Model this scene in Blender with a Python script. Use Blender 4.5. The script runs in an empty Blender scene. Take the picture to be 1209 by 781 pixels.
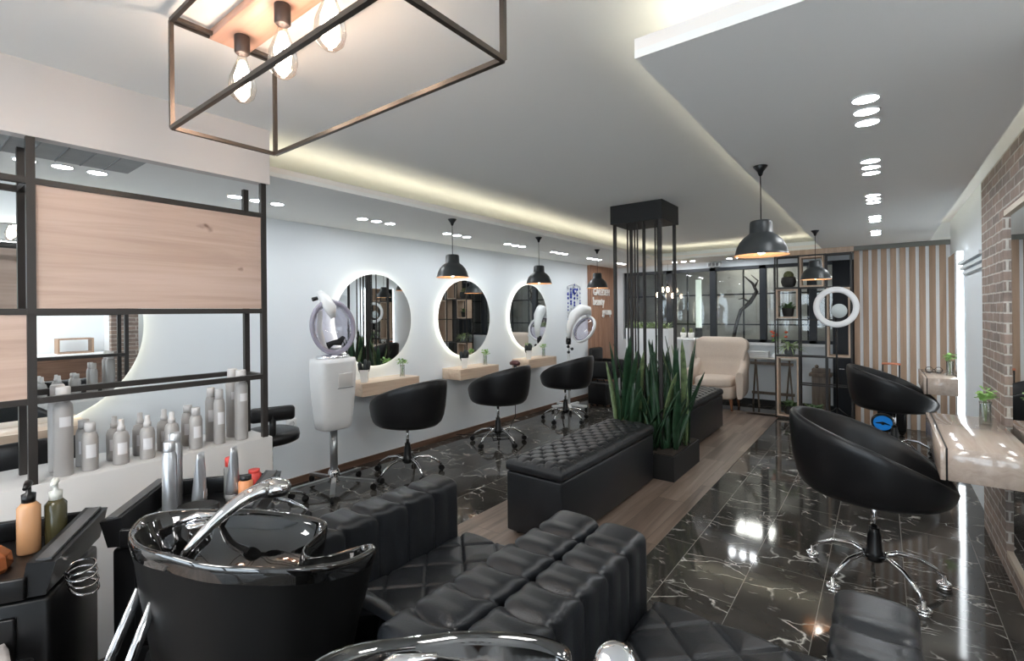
import bpy, bmesh, math, random
from mathutils import Vector, Matrix, Euler, noise
random.seed(7)
PI = math.pi
S = bpy.context.scene
C = S.collection
def R(d): return math.radians(d)

# ------------------------------------------------------------------ camera, world, exposure
cam_d = bpy.data.cameras.new('camera'); cam = bpy.data.objects.new('camera', cam_d); C.objects.link(cam)
S.camera = cam
YAW, ROLL = R(37.4), R(-0.54)
rt = Vector((math.cos(YAW), math.sin(YAW), 0)); fw = Vector((-math.sin(YAW), math.cos(YAW), 0)); up = Vector((0, 0, 1))
r3 = rt*math.cos(ROLL) + up*math.sin(ROLL); u3 = up*math.cos(ROLL) - rt*math.sin(ROLL)
cam.matrix_world = Matrix(((r3.x, u3.x, -fw.x, 0), (r3.y, u3.y, -fw.y, 0), (r3.z, u3.z, -fw.z, 1.42), (0, 0, 0, 1)))
cam_d.sensor_width = 36; cam_d.lens = 571.0/1209*36; cam_d.shift_y = -(390.5-369.2)/1209
cam_d.clip_start = 0.02
w = bpy.data.worlds.new('world'); S.world = w; w.use_nodes = True
w.node_tree.nodes['Background'].inputs[0].default_value = (0.80, 0.89, 1.0, 1)
w.node_tree.nodes['Background'].inputs[1].default_value = 2.5
S.view_settings.view_transform = 'Standard'; S.view_settings.look = 'None'
S.view_settings.gamma = 1; S.view_settings.exposure = 1.5
S.cycles.diffuse_bounces = 8; S.cycles.max_bounces = 14; S.cycles.transparent_max_bounces = 12; S.cycles.sample_clamp_indirect = 6; S.view_settings.use_curve_mapping = False
E_DOWN, E_COVE, E_HALO, E_REAR, E_BULB = 38, 3.4, 2.1, 10, 12

# ------------------------------------------------------------------ materials
def nodes(m):
    m.use_nodes = True; nt = m.node_tree
    return nt, nt.nodes, nt.links, nt.nodes['Principled BSDF']
MAT = {}
def mat(name, col, rough=.5, metal=0, spec=.5, em=None, es=0, trans=0, ior=1.45, coat=0, alpha=1, var=0, vs=8, bump=0, bs=60):
    if name in MAT: return MAT[name]
    m = bpy.data.materials.new(name); nt, N, L, b = nodes(m)
    b.inputs['Base Color'].default_value = (*col, 1); b.inputs['Roughness'].default_value = rough
    b.inputs['Metallic'].default_value = metal; b.inputs['Specular IOR Level'].default_value = spec
    b.inputs['Transmission Weight'].default_value = trans; b.inputs['IOR'].default_value = ior
    b.inputs['Coat Weight'].default_value = coat; b.inputs['Coat Roughness'].default_value = .03
    if em: b.inputs['Emission Color'].default_value = (*em, 1); b.inputs['Emission Strength'].default_value = es
    tc = N.new('ShaderNodeTexCoord')
    if var:
        n = N.new('ShaderNodeTexNoise'); n.inputs['Scale'].default_value = vs; n.inputs['Detail'].default_value = 4
        r = N.new('ShaderNodeValToRGB'); L.new(tc.outputs['Object'], n.inputs['Vector']); L.new(n.outputs['Fac'], r.inputs[0])
        r.color_ramp.elements[0].position = .3; r.color_ramp.elements[1].position = .7
        r.color_ramp.elements[0].color = (*[c*(1-var) for c in col], 1); r.color_ramp.elements[1].color = (*[min(1, c*(1+var)) for c in col], 1)
        L.new(r.outputs[0], b.inputs['Base Color'])
    if bump:
        n = N.new('ShaderNodeTexNoise'); n.inputs['Scale'].default_value = bs; n.inputs['Detail'].default_value = 3
        L.new(tc.outputs['Object'], n.inputs['Vector'])
        bp = N.new('ShaderNodeBump'); bp.inputs['Strength'].default_value = bump; bp.inputs['Distance'].default_value = .01
        L.new(n.outputs['Fac'], bp.inputs['Height']); L.new(bp.outputs[0], b.inputs['Normal'])
    MAT[name] = m; return m

def wood(name, c1, c2, c3, rough=.45, axis='Y', scale=1.0, knots=0.0, spec=.4, plank=None):
    """grain runs along axis; optional plank=(width,length) gives separate boards"""
    m = bpy.data.materials.new(name); nt, N, L, b = nodes(m)
    tc = N.new('ShaderNodeTexCoord'); mp = N.new('ShaderNodeMapping')
    L.new(tc.outputs['Object'], mp.inputs[0])
    sc = {'X': (.6, 9, 9), 'Y': (9, .6, 9), 'Z': (9, 9, .6)}[axis]
    mp.inputs['Scale'].default_value = [s*scale for s in sc]
    vec = mp.outputs[0]
    if plank:
        br = N.new('ShaderNodeTexBrick'); mb = N.new('ShaderNodeMapping'); L.new(tc.outputs['Object'], mb.inputs[0])
        mb.inputs['Rotation'].default_value = (0, 0, R(90)) if axis == 'Y' else (0, 0, 0)
        L.new(mb.outputs[0], br.inputs['Vector'])
        br.inputs['Scale'].default_value = 1; br.inputs['Row Height'].default_value = plank[0]; br.inputs['Brick Width'].default_value = plank[1]
        br.inputs['Mortar Size'].default_value = .0015; br.inputs['Color1'].default_value = (0, 0, 0, 1); br.inputs['Color2'].default_value = (1, 1, 1, 1)
        br.inputs['Mortar'].default_value = (.5, .5, .5, 1); br.offset = .37
        va = N.new('ShaderNodeVectorMath'); va.operation = 'MULTIPLY_ADD'; va.inputs[1].default_value = (13, 7, 5)
        L.new(br.outputs['Color'], va.inputs[0]); L.new(vec, va.inputs[2]); vec = va.outputs[0]
    n = N.new('ShaderNodeTexNoise'); n.inputs['Scale'].default_value = 1.3; n.inputs['Detail'].default_value = 8; n.inputs['Roughness'].default_value = .62; n.inputs['Distortion'].default_value = .8
    L.new(vec, n.inputs['Vector'])
    r = N.new('ShaderNodeValToRGB'); L.new(n.outputs['Fac'], r.inputs[0])
    e = r.color_ramp.elements; e[0].position = .3; e[0].color = (*c1, 1); e[1].position = .72; e[1].color = (*c3, 1)
    x = e.new(.5); x.color = (*c2, 1)
    out = r.outputs[0]
    if plank:
        mx = N.new('ShaderNodeMix'); mx.data_type = 'RGBA'; mx.blend_type = 'MULTIPLY'; mx.inputs[0].default_value = 1
        rr = N.new('ShaderNodeValToRGB'); L.new(br.outputs['Color'], rr.inputs[0]); rr.color_ramp.elements[0].color = (.72, .70, .70, 1); rr.color_ramp.elements[1].color = (1.0, .98, .96, 1)
        L.new(out, mx.inputs[6]); L.new(rr.outputs[0], mx.inputs[7])
        m2 = N.new('ShaderNodeMix'); m2.data_type = 'RGBA'; m2.inputs[7].default_value = (.06, .05, .04, 1)
        L.new(br.outputs['Fac'], m2.inputs[0]); L.new(mx.outputs[2], m2.inputs[6]); out = m2.outputs[2]
    if knots:
        v = N.new('ShaderNodeTexVoronoi'); v.inputs['Scale'].default_value = knots
        mk = N.new('ShaderNodeMapping'); L.new(tc.outputs['Object'], mk.inputs[0])
        mk.inputs['Scale'].default_value = {'X': (.5, 1, 1), 'Y': (1, .5, 1), 'Z': (1, 1, .5)}[axis]
        nd = N.new('ShaderNodeTexNoise'); nd.inputs['Scale'].default_value = 14; L.new(tc.outputs['Object'], nd.inputs['Vector'])
        ad = N.new('ShaderNodeVectorMath'); ad.operation = 'MULTIPLY_ADD'; ad.inputs[1].default_value = (.08, .08, .08); L.new(nd.outputs['Color'], ad.inputs[0]); L.new(mk.outputs[0], ad.inputs[2])
        L.new(ad.outputs[0], v.inputs['Vector'])
        rk = N.new('ShaderNodeValToRGB'); L.new(v.outputs['Distance'], rk.inputs[0]); rk.color_ramp.elements[0].position = .03; rk.color_ramp.elements[1].position = .11
        rk.color_ramp.elements[0].color = (.42, .36, .33, 1); rk.color_ramp.elements[1].color = (1, 1, 1, 1)
        mx = N.new('ShaderNodeMix'); mx.data_type = 'RGBA'; mx.blend_type = 'MULTIPLY'; mx.inputs[0].default_value = 1
        L.new(out, mx.inputs[6]); L.new(rk.outputs[0], mx.inputs[7]); out = mx.outputs[2]
    L.new(out, b.inputs['Base Color']); b.inputs['Roughness'].default_value = rough; b.inputs['Specular IOR Level'].default_value = spec
    MAT[name] = m; return m

def marble():
    m = bpy.data.materials.new('black_marble_tile'); nt, N, L, b = nodes(m)
    tc = N.new('ShaderNodeTexCoord'); geo = tc.outputs['Object']
    mb = N.new('ShaderNodeMapping'); L.new(geo, mb.inputs[0]); mb.inputs['Rotation'].default_value = (0, 0, R(-90)); mb.inputs['Location'].default_value = (.02, .085, 0)
    br = N.new('ShaderNodeTexBrick'); L.new(mb.outputs[0], br.inputs['Vector'])
    br.inputs['Scale'].default_value = 1; br.inputs['Brick Width'].default_value = 1.005; br.inputs['Row Height'].default_value = .335
    br.inputs['Mortar Size'].default_value = .0016; br.inputs['Mortar Smooth'].default_value = 0
    br.inputs['Color1'].default_value = (0, 0, 0, 1); br.inputs['Color2'].default_value = (1, 1, 1, 1)
    # each tile shifts the veining
    va = N.new('ShaderNodeVectorMath'); va.operation = 'MULTIPLY_ADD'; va.inputs[1].default_value = (5, 3, 9); L.new(br.outputs['Color'], va.inputs[0]); L.new(geo, va.inputs[2])
    base = va.outputs[0]
    n1 = N.new('ShaderNodeTexNoise'); n1.inputs['Scale'].default_value = 3.2; n1.inputs['Detail'].default_value = 5; L.new(base, n1.inputs['Vector'])
    dist = N.new('ShaderNodeVectorMath'); dist.operation = 'MULTIPLY_ADD'; dist.inputs[1].default_value = (.27, .27, .27); L.new(n1.outputs['Color'], dist.inputs[0]); L.new(base, dist.inputs[2])
    def vein(scale, wth, mlo, mhi, mscale, rot):
        mp = N.new('ShaderNodeMapping'); L.new(dist.outputs[0], mp.inputs[0]); mp.inputs['Rotation'].default_value = (0, 0, R(rot)); mp.inputs['Scale'].default_value = (1, 2.2, 1)
        v = N.new('ShaderNodeTexVoronoi'); v.feature = 'DISTANCE_TO_EDGE'; v.inputs['Scale'].default_value = scale; L.new(mp.outputs[0], v.inputs['Vector'])
        r = N.new('ShaderNodeValToRGB'); L.new(v.outputs['Distance'], r.inputs[0]); r.color_ramp.elements[0].position = 0; r.color_ramp.elements[0].color = (1, 1, 1, 1)
        r.color_ramp.elements[1].position = wth; r.color_ramp.elements[1].color = (0, 0, 0, 1)
        n = N.new('ShaderNodeTexNoise'); n.inputs['Scale'].default_value = mscale; n.inputs['Detail'].default_value = 3; L.new(base, n.inputs['Vector'])
        rm = N.new('ShaderNodeValToRGB'); L.new(n.outputs['Fac'], rm.inputs[0]); rm.color_ramp.elements[0].position = mlo; rm.color_ramp.elements[1].position = mhi
        mu = N.new('ShaderNodeMath'); mu.operation = 'MULTIPLY'; L.new(r.outputs[0], mu.inputs[0]); L.new(rm.outputs[0], mu.inputs[1])
        return mu.outputs[0]
    v1 = vein(2.6, .022, .50, .62, 5.5, 35); v2 = vein(6.5, .03, .56, .66, 7, -20)
    mxm = N.new('ShaderNodeMath'); mxm.operation = 'MAXIMUM'; L.new(v1, mxm.inputs[0]); L.new(v2, mxm.inputs[1])
    n2 = N.new('ShaderNodeTexNoise'); n2.inputs['Scale'].default_value = 2.2; n2.inputs['Detail'].default_value = 6; L.new(base, n2.inputs['Vector'])
    rb = N.new('ShaderNodeValToRGB'); L.new(n2.outputs['Fac'], rb.inputs[0]); rb.color_ramp.elements[0].position = .35; rb.color_ramp.elements[1].position = .75
    rb.color_ramp.elements[0].color = (.030, .027, .024, 1); rb.color_ramp.elements[1].color = (.080, .073, .064, 1)
    mx = N.new('ShaderNodeMix'); mx.data_type = 'RGBA'; mx.inputs[7].default_value = (.62, .60, .56, 1); L.new(mxm.outputs[0], mx.inputs[0]); L.new(rb.outputs[0], mx.inputs[6])
    m2 = N.new('ShaderNodeMix'); m2.data_type = 'RGBA'; m2.inputs[7].default_value = (.26, .25, .23, 1); L.new(br.outputs['Fac'], m2.inputs[0]); L.new(mx.outputs[2], m2.inputs[6])
    L.new(m2.outputs[2], b.inputs['Base Color']); b.inputs['Roughness'].default_value = .07; b.inputs['Specular IOR Level'].default_value = .55
    return m

def bricks():
    m = bpy.data.materials.new('red_grey_brick'); nt, N, L, b = nodes(m)
    tc = N.new('ShaderNodeTexCoord'); sp = N.new('ShaderNodeSeparateXYZ'); L.new(tc.outputs['Object'], sp.inputs[0])
    ad = N.new('ShaderNodeMath'); ad.operation = 'ADD'; L.new(sp.outputs[0], ad.inputs[0]); L.new(sp.outputs[1], ad.inputs[1])
    cb = N.new('ShaderNodeCombineXYZ'); L.new(ad.outputs[0], cb.inputs[0]); L.new(sp.outputs[2], cb.inputs[1])
    nz = N.new('ShaderNodeTexNoise'); nz.inputs['Scale'].default_value = 9; L.new(tc.outputs['Object'], nz.inputs['Vector'])
    dv = N.new('ShaderNodeVectorMath'); dv.operation = 'MULTIPLY_ADD'; dv.inputs[1].default_value = (.012, .012, 0); L.new(nz.outputs['Color'], dv.inputs[0]); L.new(cb.outputs[0], dv.inputs[2])
    br = N.new('ShaderNodeTexBrick'); L.new(dv.outputs[0], br.inputs['Vector']); br.inputs['Scale'].default_value = 1
    br.inputs['Brick Width'].default_value = .20; br.inputs['Row Height'].default_value = .056; br.inputs['Mortar Size'].default_value = .0055; br.inputs['Mortar Smooth'].default_value = .3
    br.inputs['Color1'].default_value = (.37, .28, .235, 1); br.inputs['Color2'].default_value = (.25, .21, .19, 1); br.inputs['Mortar'].default_value = (.60, .57, .53, 1)
    n = N.new('ShaderNodeTexNoise'); n.inputs['Scale'].default_value = 22; n.inputs['Detail'].default_value = 6; L.new(tc.outputs['Object'], n.inputs['Vector'])
    rr = N.new('ShaderNodeValToRGB'); L.new(n.outputs['Fac'], rr.inputs[0]); rr.color_ramp.elements[0].color = (.55, .52, .5, 1); rr.color_ramp.elements[1].color = (1.35, 1.32, 1.3, 1)
    mx = N.new('ShaderNodeMix'); mx.data_type = 'RGBA'; mx.blend_type = 'MULTIPLY'; mx.inputs[0].default_value = 1; L.new(br.outputs['Color'], mx.inputs[6]); L.new(rr.outputs[0], mx.inputs[7])
    L.new(mx.outputs[2], b.inputs['Base Color']); b.inputs['Roughness'].default_value = .85
    iv = N.new('ShaderNodeMath'); iv.operation = 'SUBTRACT'; iv.inputs[0].default_value = 1; L.new(br.outputs['Fac'], iv.inputs[1])
    bp = N.new('ShaderNodeBump'); bp.inputs['Strength'].default_value = .8; bp.inputs['Distance'].default_value = .012; L.new(iv.outputs[0], bp.inputs['Height']); L.new(bp.outputs[0], b.inputs['Normal'])
    return m

WALL = mat('white_wall_paint', (.80, .84, .87), .75, bump=.03, bs=200)
CEIL = mat('ceiling_paint', (.84, .84, .82), .85)
WARMW = mat('warm_white_paint', (.84, .80, .76), .7)
MARBLE = marble(); BRICK = bricks()
PLANK = wood('oak_plank_floor', (.12, .088, .068), (.225, .17, .135), (.35, .28, .23), .36, 'Y', .8, plank=(.195, 1.2))
OAK = wood('pale_oak_board', (.44, .315, .25), (.53, .39, .32), (.58, .44, .37), .35, 'Y', 1.5, knots=5.5)
SHELFW = wood('pale_oak_shelf', (.52, .38, .28), (.64, .50, .38), (.70, .56, .44), .3, 'Y', 1.4, knots=2.5)
DRESSW = wood('grey_oak_shelf', (.42, .33, .27), (.52, .42, .35), (.60, .50, .42), .12, 'Y', 1.4, knots=4, spec=.7)
SLATW = wood('honey_oak_slat', (.27, .17, .105), (.37, .245, .165), (.44, .305, .21), .5, 'Z', 1.2)
CLADW = wood('brown_wood_cladding', (.25, .13, .085), (.36, .20, .13), (.45, .27, .18), .5, 'Z', 2.0)
SKIRT = wood('dark_wood_skirting', (.10, .055, .035), (.16, .09, .06), (.22, .13, .09), .4, 'Y', 2)
TABLEW = wood('dark_stained_wood', (.10, .075, .055), (.17, .13, .10), (.24, .19, .15), .5, 'Z', 2)
FRAMEW = wood('box_frame_wood', (.42, .30, .22), (.55, .41, .31), (.62, .48, .38), .5, 'Z', 2)
LEATH = mat('black_leather', (.012, .0135, .016), .33, spec=.5, bump=.12, bs=260)
LEATH2 = mat('black_smooth_leather', (.008, .008, .009), .34, spec=.45, bump=.05, bs=300)
SEAM = mat('black_seam_thread', (.004, .004, .004), .6)
GLOSS = mat('black_glazed_ceramic', (.004, .004, .004), .03, spec=.8, coat=1)
BPLAS = mat('black_plastic', (.006, .006, .0065), .28, spec=.4)
BMATTE = mat('matte_black', (.012, .012, .012), .6)
STEEL = mat('dark_steel_bar', (.026, .022, .020), .4, spec=.5)
BRONZE = mat('brushed_dark_metal', (.10, .082, .07), .32, metal=.8)
CHROME = mat('chrome', (.78, .78, .80), .09, metal=1)
GREYM = mat('satin_grey_metal', (.42, .43, .44), .3, metal=.9)
WPLAS = mat('white_plastic', (.76, .76, .76), .3)
WMAT = mat('white_matte_pot', (.80, .79, .75), .6)
CREAM = mat('cream_fabric', (.64, .54, .46), .9, bump=.25, bs=400, var=.04, vs=60)
GLASS = mat('clear_glass', (1, 1, 1), .02, trans=1, ior=1.45)
VISOR = mat('lilac_clear_visor', (.80, .78, .90), .08, trans=.75, ior=1.1)
SILVERB = mat('grey_bottle', (.37, .35, .335), .42, metal=.08)
SILVERC = mat('silver_can', (.50, .51, .53), .28, metal=.8)
LABELM = mat('pale_label', (.62, .61, .62), .6)
CAPW = mat('pale_cap', (.60, .575, .56), .5)
MIRROR = mat('mirror_glass', (.86, .88, .88), .01, metal=1)
DARKF = mat('dark_grey_frame', (.020, .024, .030), .45)
LEAF = mat('fresh_green_leaf', (.30, .50, .16), .5, var=.25, vs=30)
DLEAF = mat('dark_green_leaf', (.022, .060, .028), .42, var=.45, vs=14)
PLEAF = mat('pale_striped_leaf', (.34, .44, .22), .5, var=.3, vs=40)
SOIL = mat('dark_soil', (.03, .022, .016), .95, bump=.8, bs=80)
WHITEP = mat('white_painted_wood', (.80, .81, .82), .45)
EM_D = mat('downlight_glow', (1, 1, 1), .5, em=(.93, .97, 1.0), es=E_DOWN)
EM_C = mat('cove_led', (1, 1, 1), .5, em=(1, .93, .72), es=E_COVE)
EM_H = mat('mirror_halo_led', (1, 1, 1), .5, em=(1, .94, .74), es=E_HALO)
EM_P = mat('pendant_bulb_glow', (1, 1, 1), .5, em=(1, .93, .82), es=E_BULB)
EM_F = mat('filament_glow', (1, .8, .6), .5, em=(1, .84, .72), es=17)
EM_R = mat('rear_fill_panel', (1, 1, 1), .5, em=(1, .97, .93), es=E_REAR)  # glow of the fill panels added out of view
PINNER = mat('pendant_inner_copper', (.75, .42, .22), .4)
SHADE = mat('pendant_shade_grey', (.030, .034, .036), .38, spec=.5)

def thin_glass(name, tint, refl=.12):
    m = bpy.data.materials.new(name); nt, N, L, b = nodes(m); out = N['Material Output']
    tr = N.new('ShaderNodeBsdfTransparent'); tr.inputs[0].default_value = (*tint, 1); gl = N.new('ShaderNodeBsdfGlossy'); gl.inputs['Roughness'].default_value = .02
    lw = N.new('ShaderNodeLayerWeight'); lw.inputs[0].default_value = .25; mu = N.new('ShaderNodeMath'); mu.operation = 'MULTIPLY_ADD'; mu.inputs[1].default_value = .6; mu.inputs[2].default_value = refl*.3
    L.new(lw.outputs['Fresnel'], mu.inputs[0]); mx = N.new('ShaderNodeMixShader'); L.new(mu.outputs[0], mx.inputs[0]); L.new(tr.outputs[0], mx.inputs[1]); L.new(gl.outputs[0], mx.inputs[2]); L.new(mx.outputs[0], out.inputs[0])
    MAT[name] = m; return m
PANE = thin_glass('window_pane_glass', (.93, .95, .95)); BULBG = thin_glass('bulb_glass', (1, .97, .93)); VASEG = thin_glass('vase_glass', (.93, .96, .95), .3)
VISOR = thin_glass('lilac_visor', (.80, .77, .88), .3)

# ------------------------------------------------------------------ mesh builder
class MB:
    def __init__(s): s.bm = bmesh.new(); s.mats = []; s.M = Matrix.Identity(4)
    def mi(s, m):
        if m is None: return 0
        if m not in s.mats: s.mats.append(m)
        return s.mats.index(m)
    def _fin(s, before, m, smooth):
        for f in s.bm.faces:
            if f not in before: f.material_index = m; f.smooth = smooth
    def verts(s, pts): return [s.bm.verts.new(s.M @ Vector(p)) for p in pts]
    def face(s, vs, m=0, smooth=False):
        try: f = s.bm.faces.new(vs)
        except ValueError: return
        f.material_index = m; f.smooth = smooth; return f
    def box(s, x0, x1, y0, y1, z0, z1, m=None, bev=0, seg=2):
        k = s.mi(m); old = set(s.bm.faces)
        v = s.verts([(x, y, z) for x in (x0, x1) for y in (y0, y1) for z in (z0, z1)])
        for a in ((0, 1, 3, 2), (4, 6, 7, 5), (0, 4, 5, 1), (2, 3, 7, 6), (0, 2, 6, 4), (1, 5, 7, 3)): s.face([v[i] for i in a], k)
        if bev:
            es = list({e for q in v for e in q.link_edges})
            r = bmesh.ops.bevel(s.bm, geom=es, offset=bev, segments=seg, affect='EDGES', profile=.5, clamp_overlap=True)
            for f in s.bm.faces:
                if f not in old: f.material_index = k; f.smooth = True
        return s
    def grid(s, rows, m=None, closed=False, cap0=False, cap1=False, smooth=True, loop=False):
        """rows: list of lists of points; closed wraps each row; loop wraps rows"""
        k = s.mi(m); V = [s.verts(r) for r in rows]; n = len(rows[0])
        R_ = len(rows)
        for i in range(R_ if loop else R_-1):
            a, b = V[i], V[(i+1) % R_]
            for j in range(n if closed else n-1): s.face([a[j], a[(j+1) % n], b[(j+1) % n], b[j]], k, smooth)
        if cap0: s.face(list(reversed(V[0])), k, smooth and False)
        if cap1: s.face(V[-1], k, False)
        return s
    def lathe(s, prof, c=(0, 0, 0), seg=24, m=None, smooth=True, sx=1, sy=1, cap=True):
        rows = [[(c[0]+r*sx*math.cos(2*PI*j/seg), c[1]+r*sy*math.sin(2*PI*j/seg), c[2]+z) for j in range(seg)] for r, z in prof]
        return s.grid(rows, m, closed=True, cap0=cap and prof[0][0] > 1e-4, cap1=cap and prof[-1][0] > 1e-4, smooth=smooth)
    def cyl(s, p0, p1, r0, r1=None, seg=12, m=None, caps=True, smooth=True):
        return s.tube([p0, p1], [r0, r0 if r1 is None else r1], seg, m, caps, smooth)
    def tube(s, pts, r, seg=8, m=None, caps=True, smooth=True, flat=1.0):
        pts = [Vector(p) for p in pts]; n = len(pts); rr = r if isinstance(r, (list, tuple)) else [r]*n
        rows = []; ref = None
        for i, p in enumerate(pts):
            t = (pts[min(i+1, n-1)]-pts[max(i-1, 0)]).normalized()
            if ref is None:
                ref = Vector((0, 0, 1)) if abs(t.z) < .9 else Vector((1, 0, 0))
                ref = (ref - t*ref.dot(t)).normalized()
            else: ref = (ref - t*ref.dot(t)).normalized()
            b = t.cross(ref)
            rows.append([tuple(p + (ref*math.cos(2*PI*j/seg)*flat + b*math.sin(2*PI*j/seg))*rr[i]) for j in range(seg)])
        return s.grid(rows, m, closed=True, cap0=caps, cap1=caps, smooth=smooth)
    def bar(s, p0, p1, w=.02, m=None, h=None):
        """square bar between points"""
        p0, p1 = Vector(p0), Vector(p1); h = h or w; t = (p1-p0).normalized()
        ref = Vector((0, 0, 1)) if abs(t.z) < .9 else Vector((1, 0, 0)); b = t.cross(ref).normalized(); u = b.cross(t).normalized()
        rows = [[tuple(p+b*sx*w/2+u*sy*h/2) for sx, sy in ((-1, -1), (1, -1), (1, 1), (-1, 1))] for p in (p0, p1)]
        return s.grid(rows, m, closed=True, cap0=True, cap1=True, smooth=False)
    def sph(s, c, r, m=None, seg=12, rings=8, sz=1, sx=1, sy=1):
        prof = [(max(r*math.sin(PI*i/rings), 1e-5), -r*math.cos(PI*i/rings)*sz) for i in range(rings+1)]
        return s.lathe(prof, c, seg, m, True, sx, sy, cap=False)
    def prism(s, poly, z0, z1, m=None, bev=0):
        k = s.mi(m); a = s.verts([(x, y, z0) for x, y in poly]); b = s.verts([(x, y, z1) for x, y in poly]); n = len(poly)
        s.face(list(reversed(a)), k); s.face(b, k)
        for i in range(n): s.face([a[i], a[(i+1) % n], b[(i+1) % n], b[i]], k)
        return s
    def torus(s, c, Rr, r, m=None, seg=40, sseg=10, rot=None, flat=1, ry=1):
        rot = rot or Matrix.Identity(3); rows = []
        for i in range(seg):
            a = 2*PI*i/seg
            rows.append([tuple(Vector(c)+rot@Vector(((Rr+r*math.cos(q))*math.cos(a), (Rr+r*math.cos(q))*math.sin(a)*ry, r*flat*math.sin(q)))) for q in [2*PI*j/sseg for j in range(sseg)]])
        return s.grid(rows, m, closed=True, loop=True)
    def leaf(s, base, tip, wd, bend=(0, 0, 0), m=None, n=5, side=None):
        base, tip = Vector(base), Vector(tip); mid = (base+tip)/2+Vector(bend); k = s.mi(m)
        d = (tip-base).normalized(); sd = side or d.cross(Vector((random.uniform(-.3, .3), random.uniform(-.3, .3), 1))).normalized()
        if sd.length < .1: sd = Vector((1, 0, 0))
        nrm = d.cross(sd).normalized(); prev = None
        for i in range(n+1):
            t = i/n; p = base*(1-t)**2+mid*2*t*(1-t)+tip*t*t; hw = wd/2*min(1, (math.sin(PI*(t*.82+.12))**.7))*(1 if t < .999 else .05)
            row = s.verts([p-sd*hw, p+nrm*hw*.35, p+sd*hw])
            if prev:
                for j in range(2): s.face([prev[j], prev[j+1], row[j+1], row[j]], k, True)
            prev = row
        return s
    def build(s, name, m=None, parent=None, loc=None, rot=None, solid=0):
        me = bpy.data.meshes.new(name); bmesh.ops.recalc_face_normals(s.bm, faces=s.bm.faces[:]) if not getattr(s, 'norecalc', False) else None
        s.bm.to_mesh(me); s.bm.free()
        o = bpy.data.objects.new(name, me); C.objects.link(o)
        if s.mats:
            for q in s.mats: me.materials.append(q)
        else: me.materials.append(m)
        if parent: o.parent = parent
        if loc: o.location = loc
        if rot: o.rotation_euler = rot
        if solid:
            md = o.modifiers.new('thick', 'SOLIDIFY'); md.thickness = solid; md.offset = 0
        return o
def tag(o, label=None, cat=None, group=None, kind=None):
    if label: o['label'] = label
    if cat: o['category'] = cat
    if group: o['group'] = group
    if kind: o['kind'] = kind
    return o
def thing(name, label, cat, loc=(0, 0, 0), rz=0, group=None):
    o = bpy.data.objects.new(name, None); C.objects.link(o); o.location = loc; o.rotation_euler = (0, 0, rz); o.empty_display_size = .1
    return tag(o, label, cat, group)
def struct(name, mb, m=None, label=None):
    o = mb.build(name, m); o['kind'] = 'structure'; o['label'] = label or name.replace('_', ' '); return o
KIDS = {}
def dup(o, parent=None, loc=None, rz=None, label=None):
    c = o.copy(); C.objects.link(c)
    if parent: c.parent = parent
    if loc is not None: c.location = loc
    if rz is not None: c.rotation_euler = (0, 0, rz)
    if label: c['label'] = label
    for ch in [x for x in bpy.data.objects if x.parent == o]: dup(ch, c)
    return c

# ------------------------------------------------------------------ the room
XL, YB, ZC, ZS = -3.92, 8.1, 2.40, 2.20
struct('floor', MB().box(-3.92, 2.0, -2.6, 8.3, -.1, 0, MARBLE), label='polished black marble tile floor with white veins')
st = MB(); st.box(-2.26, -1.095, -2.6, 7.38, 0, .004); struct('floor_plank_strip', st, PLANK, 'brown oak plank strip set in the marble floor')
struct('wall_left', MB().box(-4.05, XL, -2.6, 8.3, 0, 2.7, WALL), label='long white wall with the round mirrors')
struct('wall_rear', MB().box(-4.05, -3.4, -2.7, -2.6, 0, 2.7, WALL).box(1.5, 2.1, -2.7, -2.6, 0, 2.7, WALL).box(-3.4, 1.5, -2.7, -2.6, 0, .35, WALL).box(-3.4, 1.5, -2.7, -2.6, 2.15, 2.7, WALL), label='white wall behind the camera')
for i in range(3):  # unseen windows added so sky light lifts the ceilings
    x0, x1 = -3.4+i*4.9/3, -3.4+(i+1)*4.9/3
    fo = struct('window_%d' % (6+i), MB().box(x0, x0+.05, -2.69, -2.6, .35, 2.15).box(x1-.05, x1, -2.69, -2.6, .35, 2.15).box(x0, x1, -2.69, -2.6, .35, .40).box(x0, x1, -2.69, -2.6, 2.10, 2.15), mat('added_window_frame', (.03, .03, .03), .4), 'added window behind the camera letting in fill light')
    MB().box(x0+.05, x1-.05, -2.655, -2.648, .40, 2.10).build('window_pane', PANE, fo)
wb = MB(); wb.box(-3.92, -.27, 8.1, 8.22, 0, .93, WALL); wb.box(-3.92, -.27, 8.1, 8.22, 2.10, 2.7, WALL); wb.box(-3.92, -3.68, 8.1, 8.22, .93, 2.10, WALL)
struct('wall_back', wb, label='white back wall below and above the dark windows')
struct('wall_right', MB().box(.62, .75, 2.15, 8.3, 0, 2.7, WALL), label='white right wall')
al = MB(); al.box(2.0, 2.1, -2.7, 2.2, 0, 2.7, WALL); al.box(.62, 2.1, 2.15, 2.25, 0, 2.7, WALL)
struct('wall_alcove', al, label='white alcove wall beside the washing area')
struct('ceiling', MB().box(-4.05, 2.1, -2.7, 8.3, ZC, 2.5, CEIL), label='grey white main ceiling')
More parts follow.
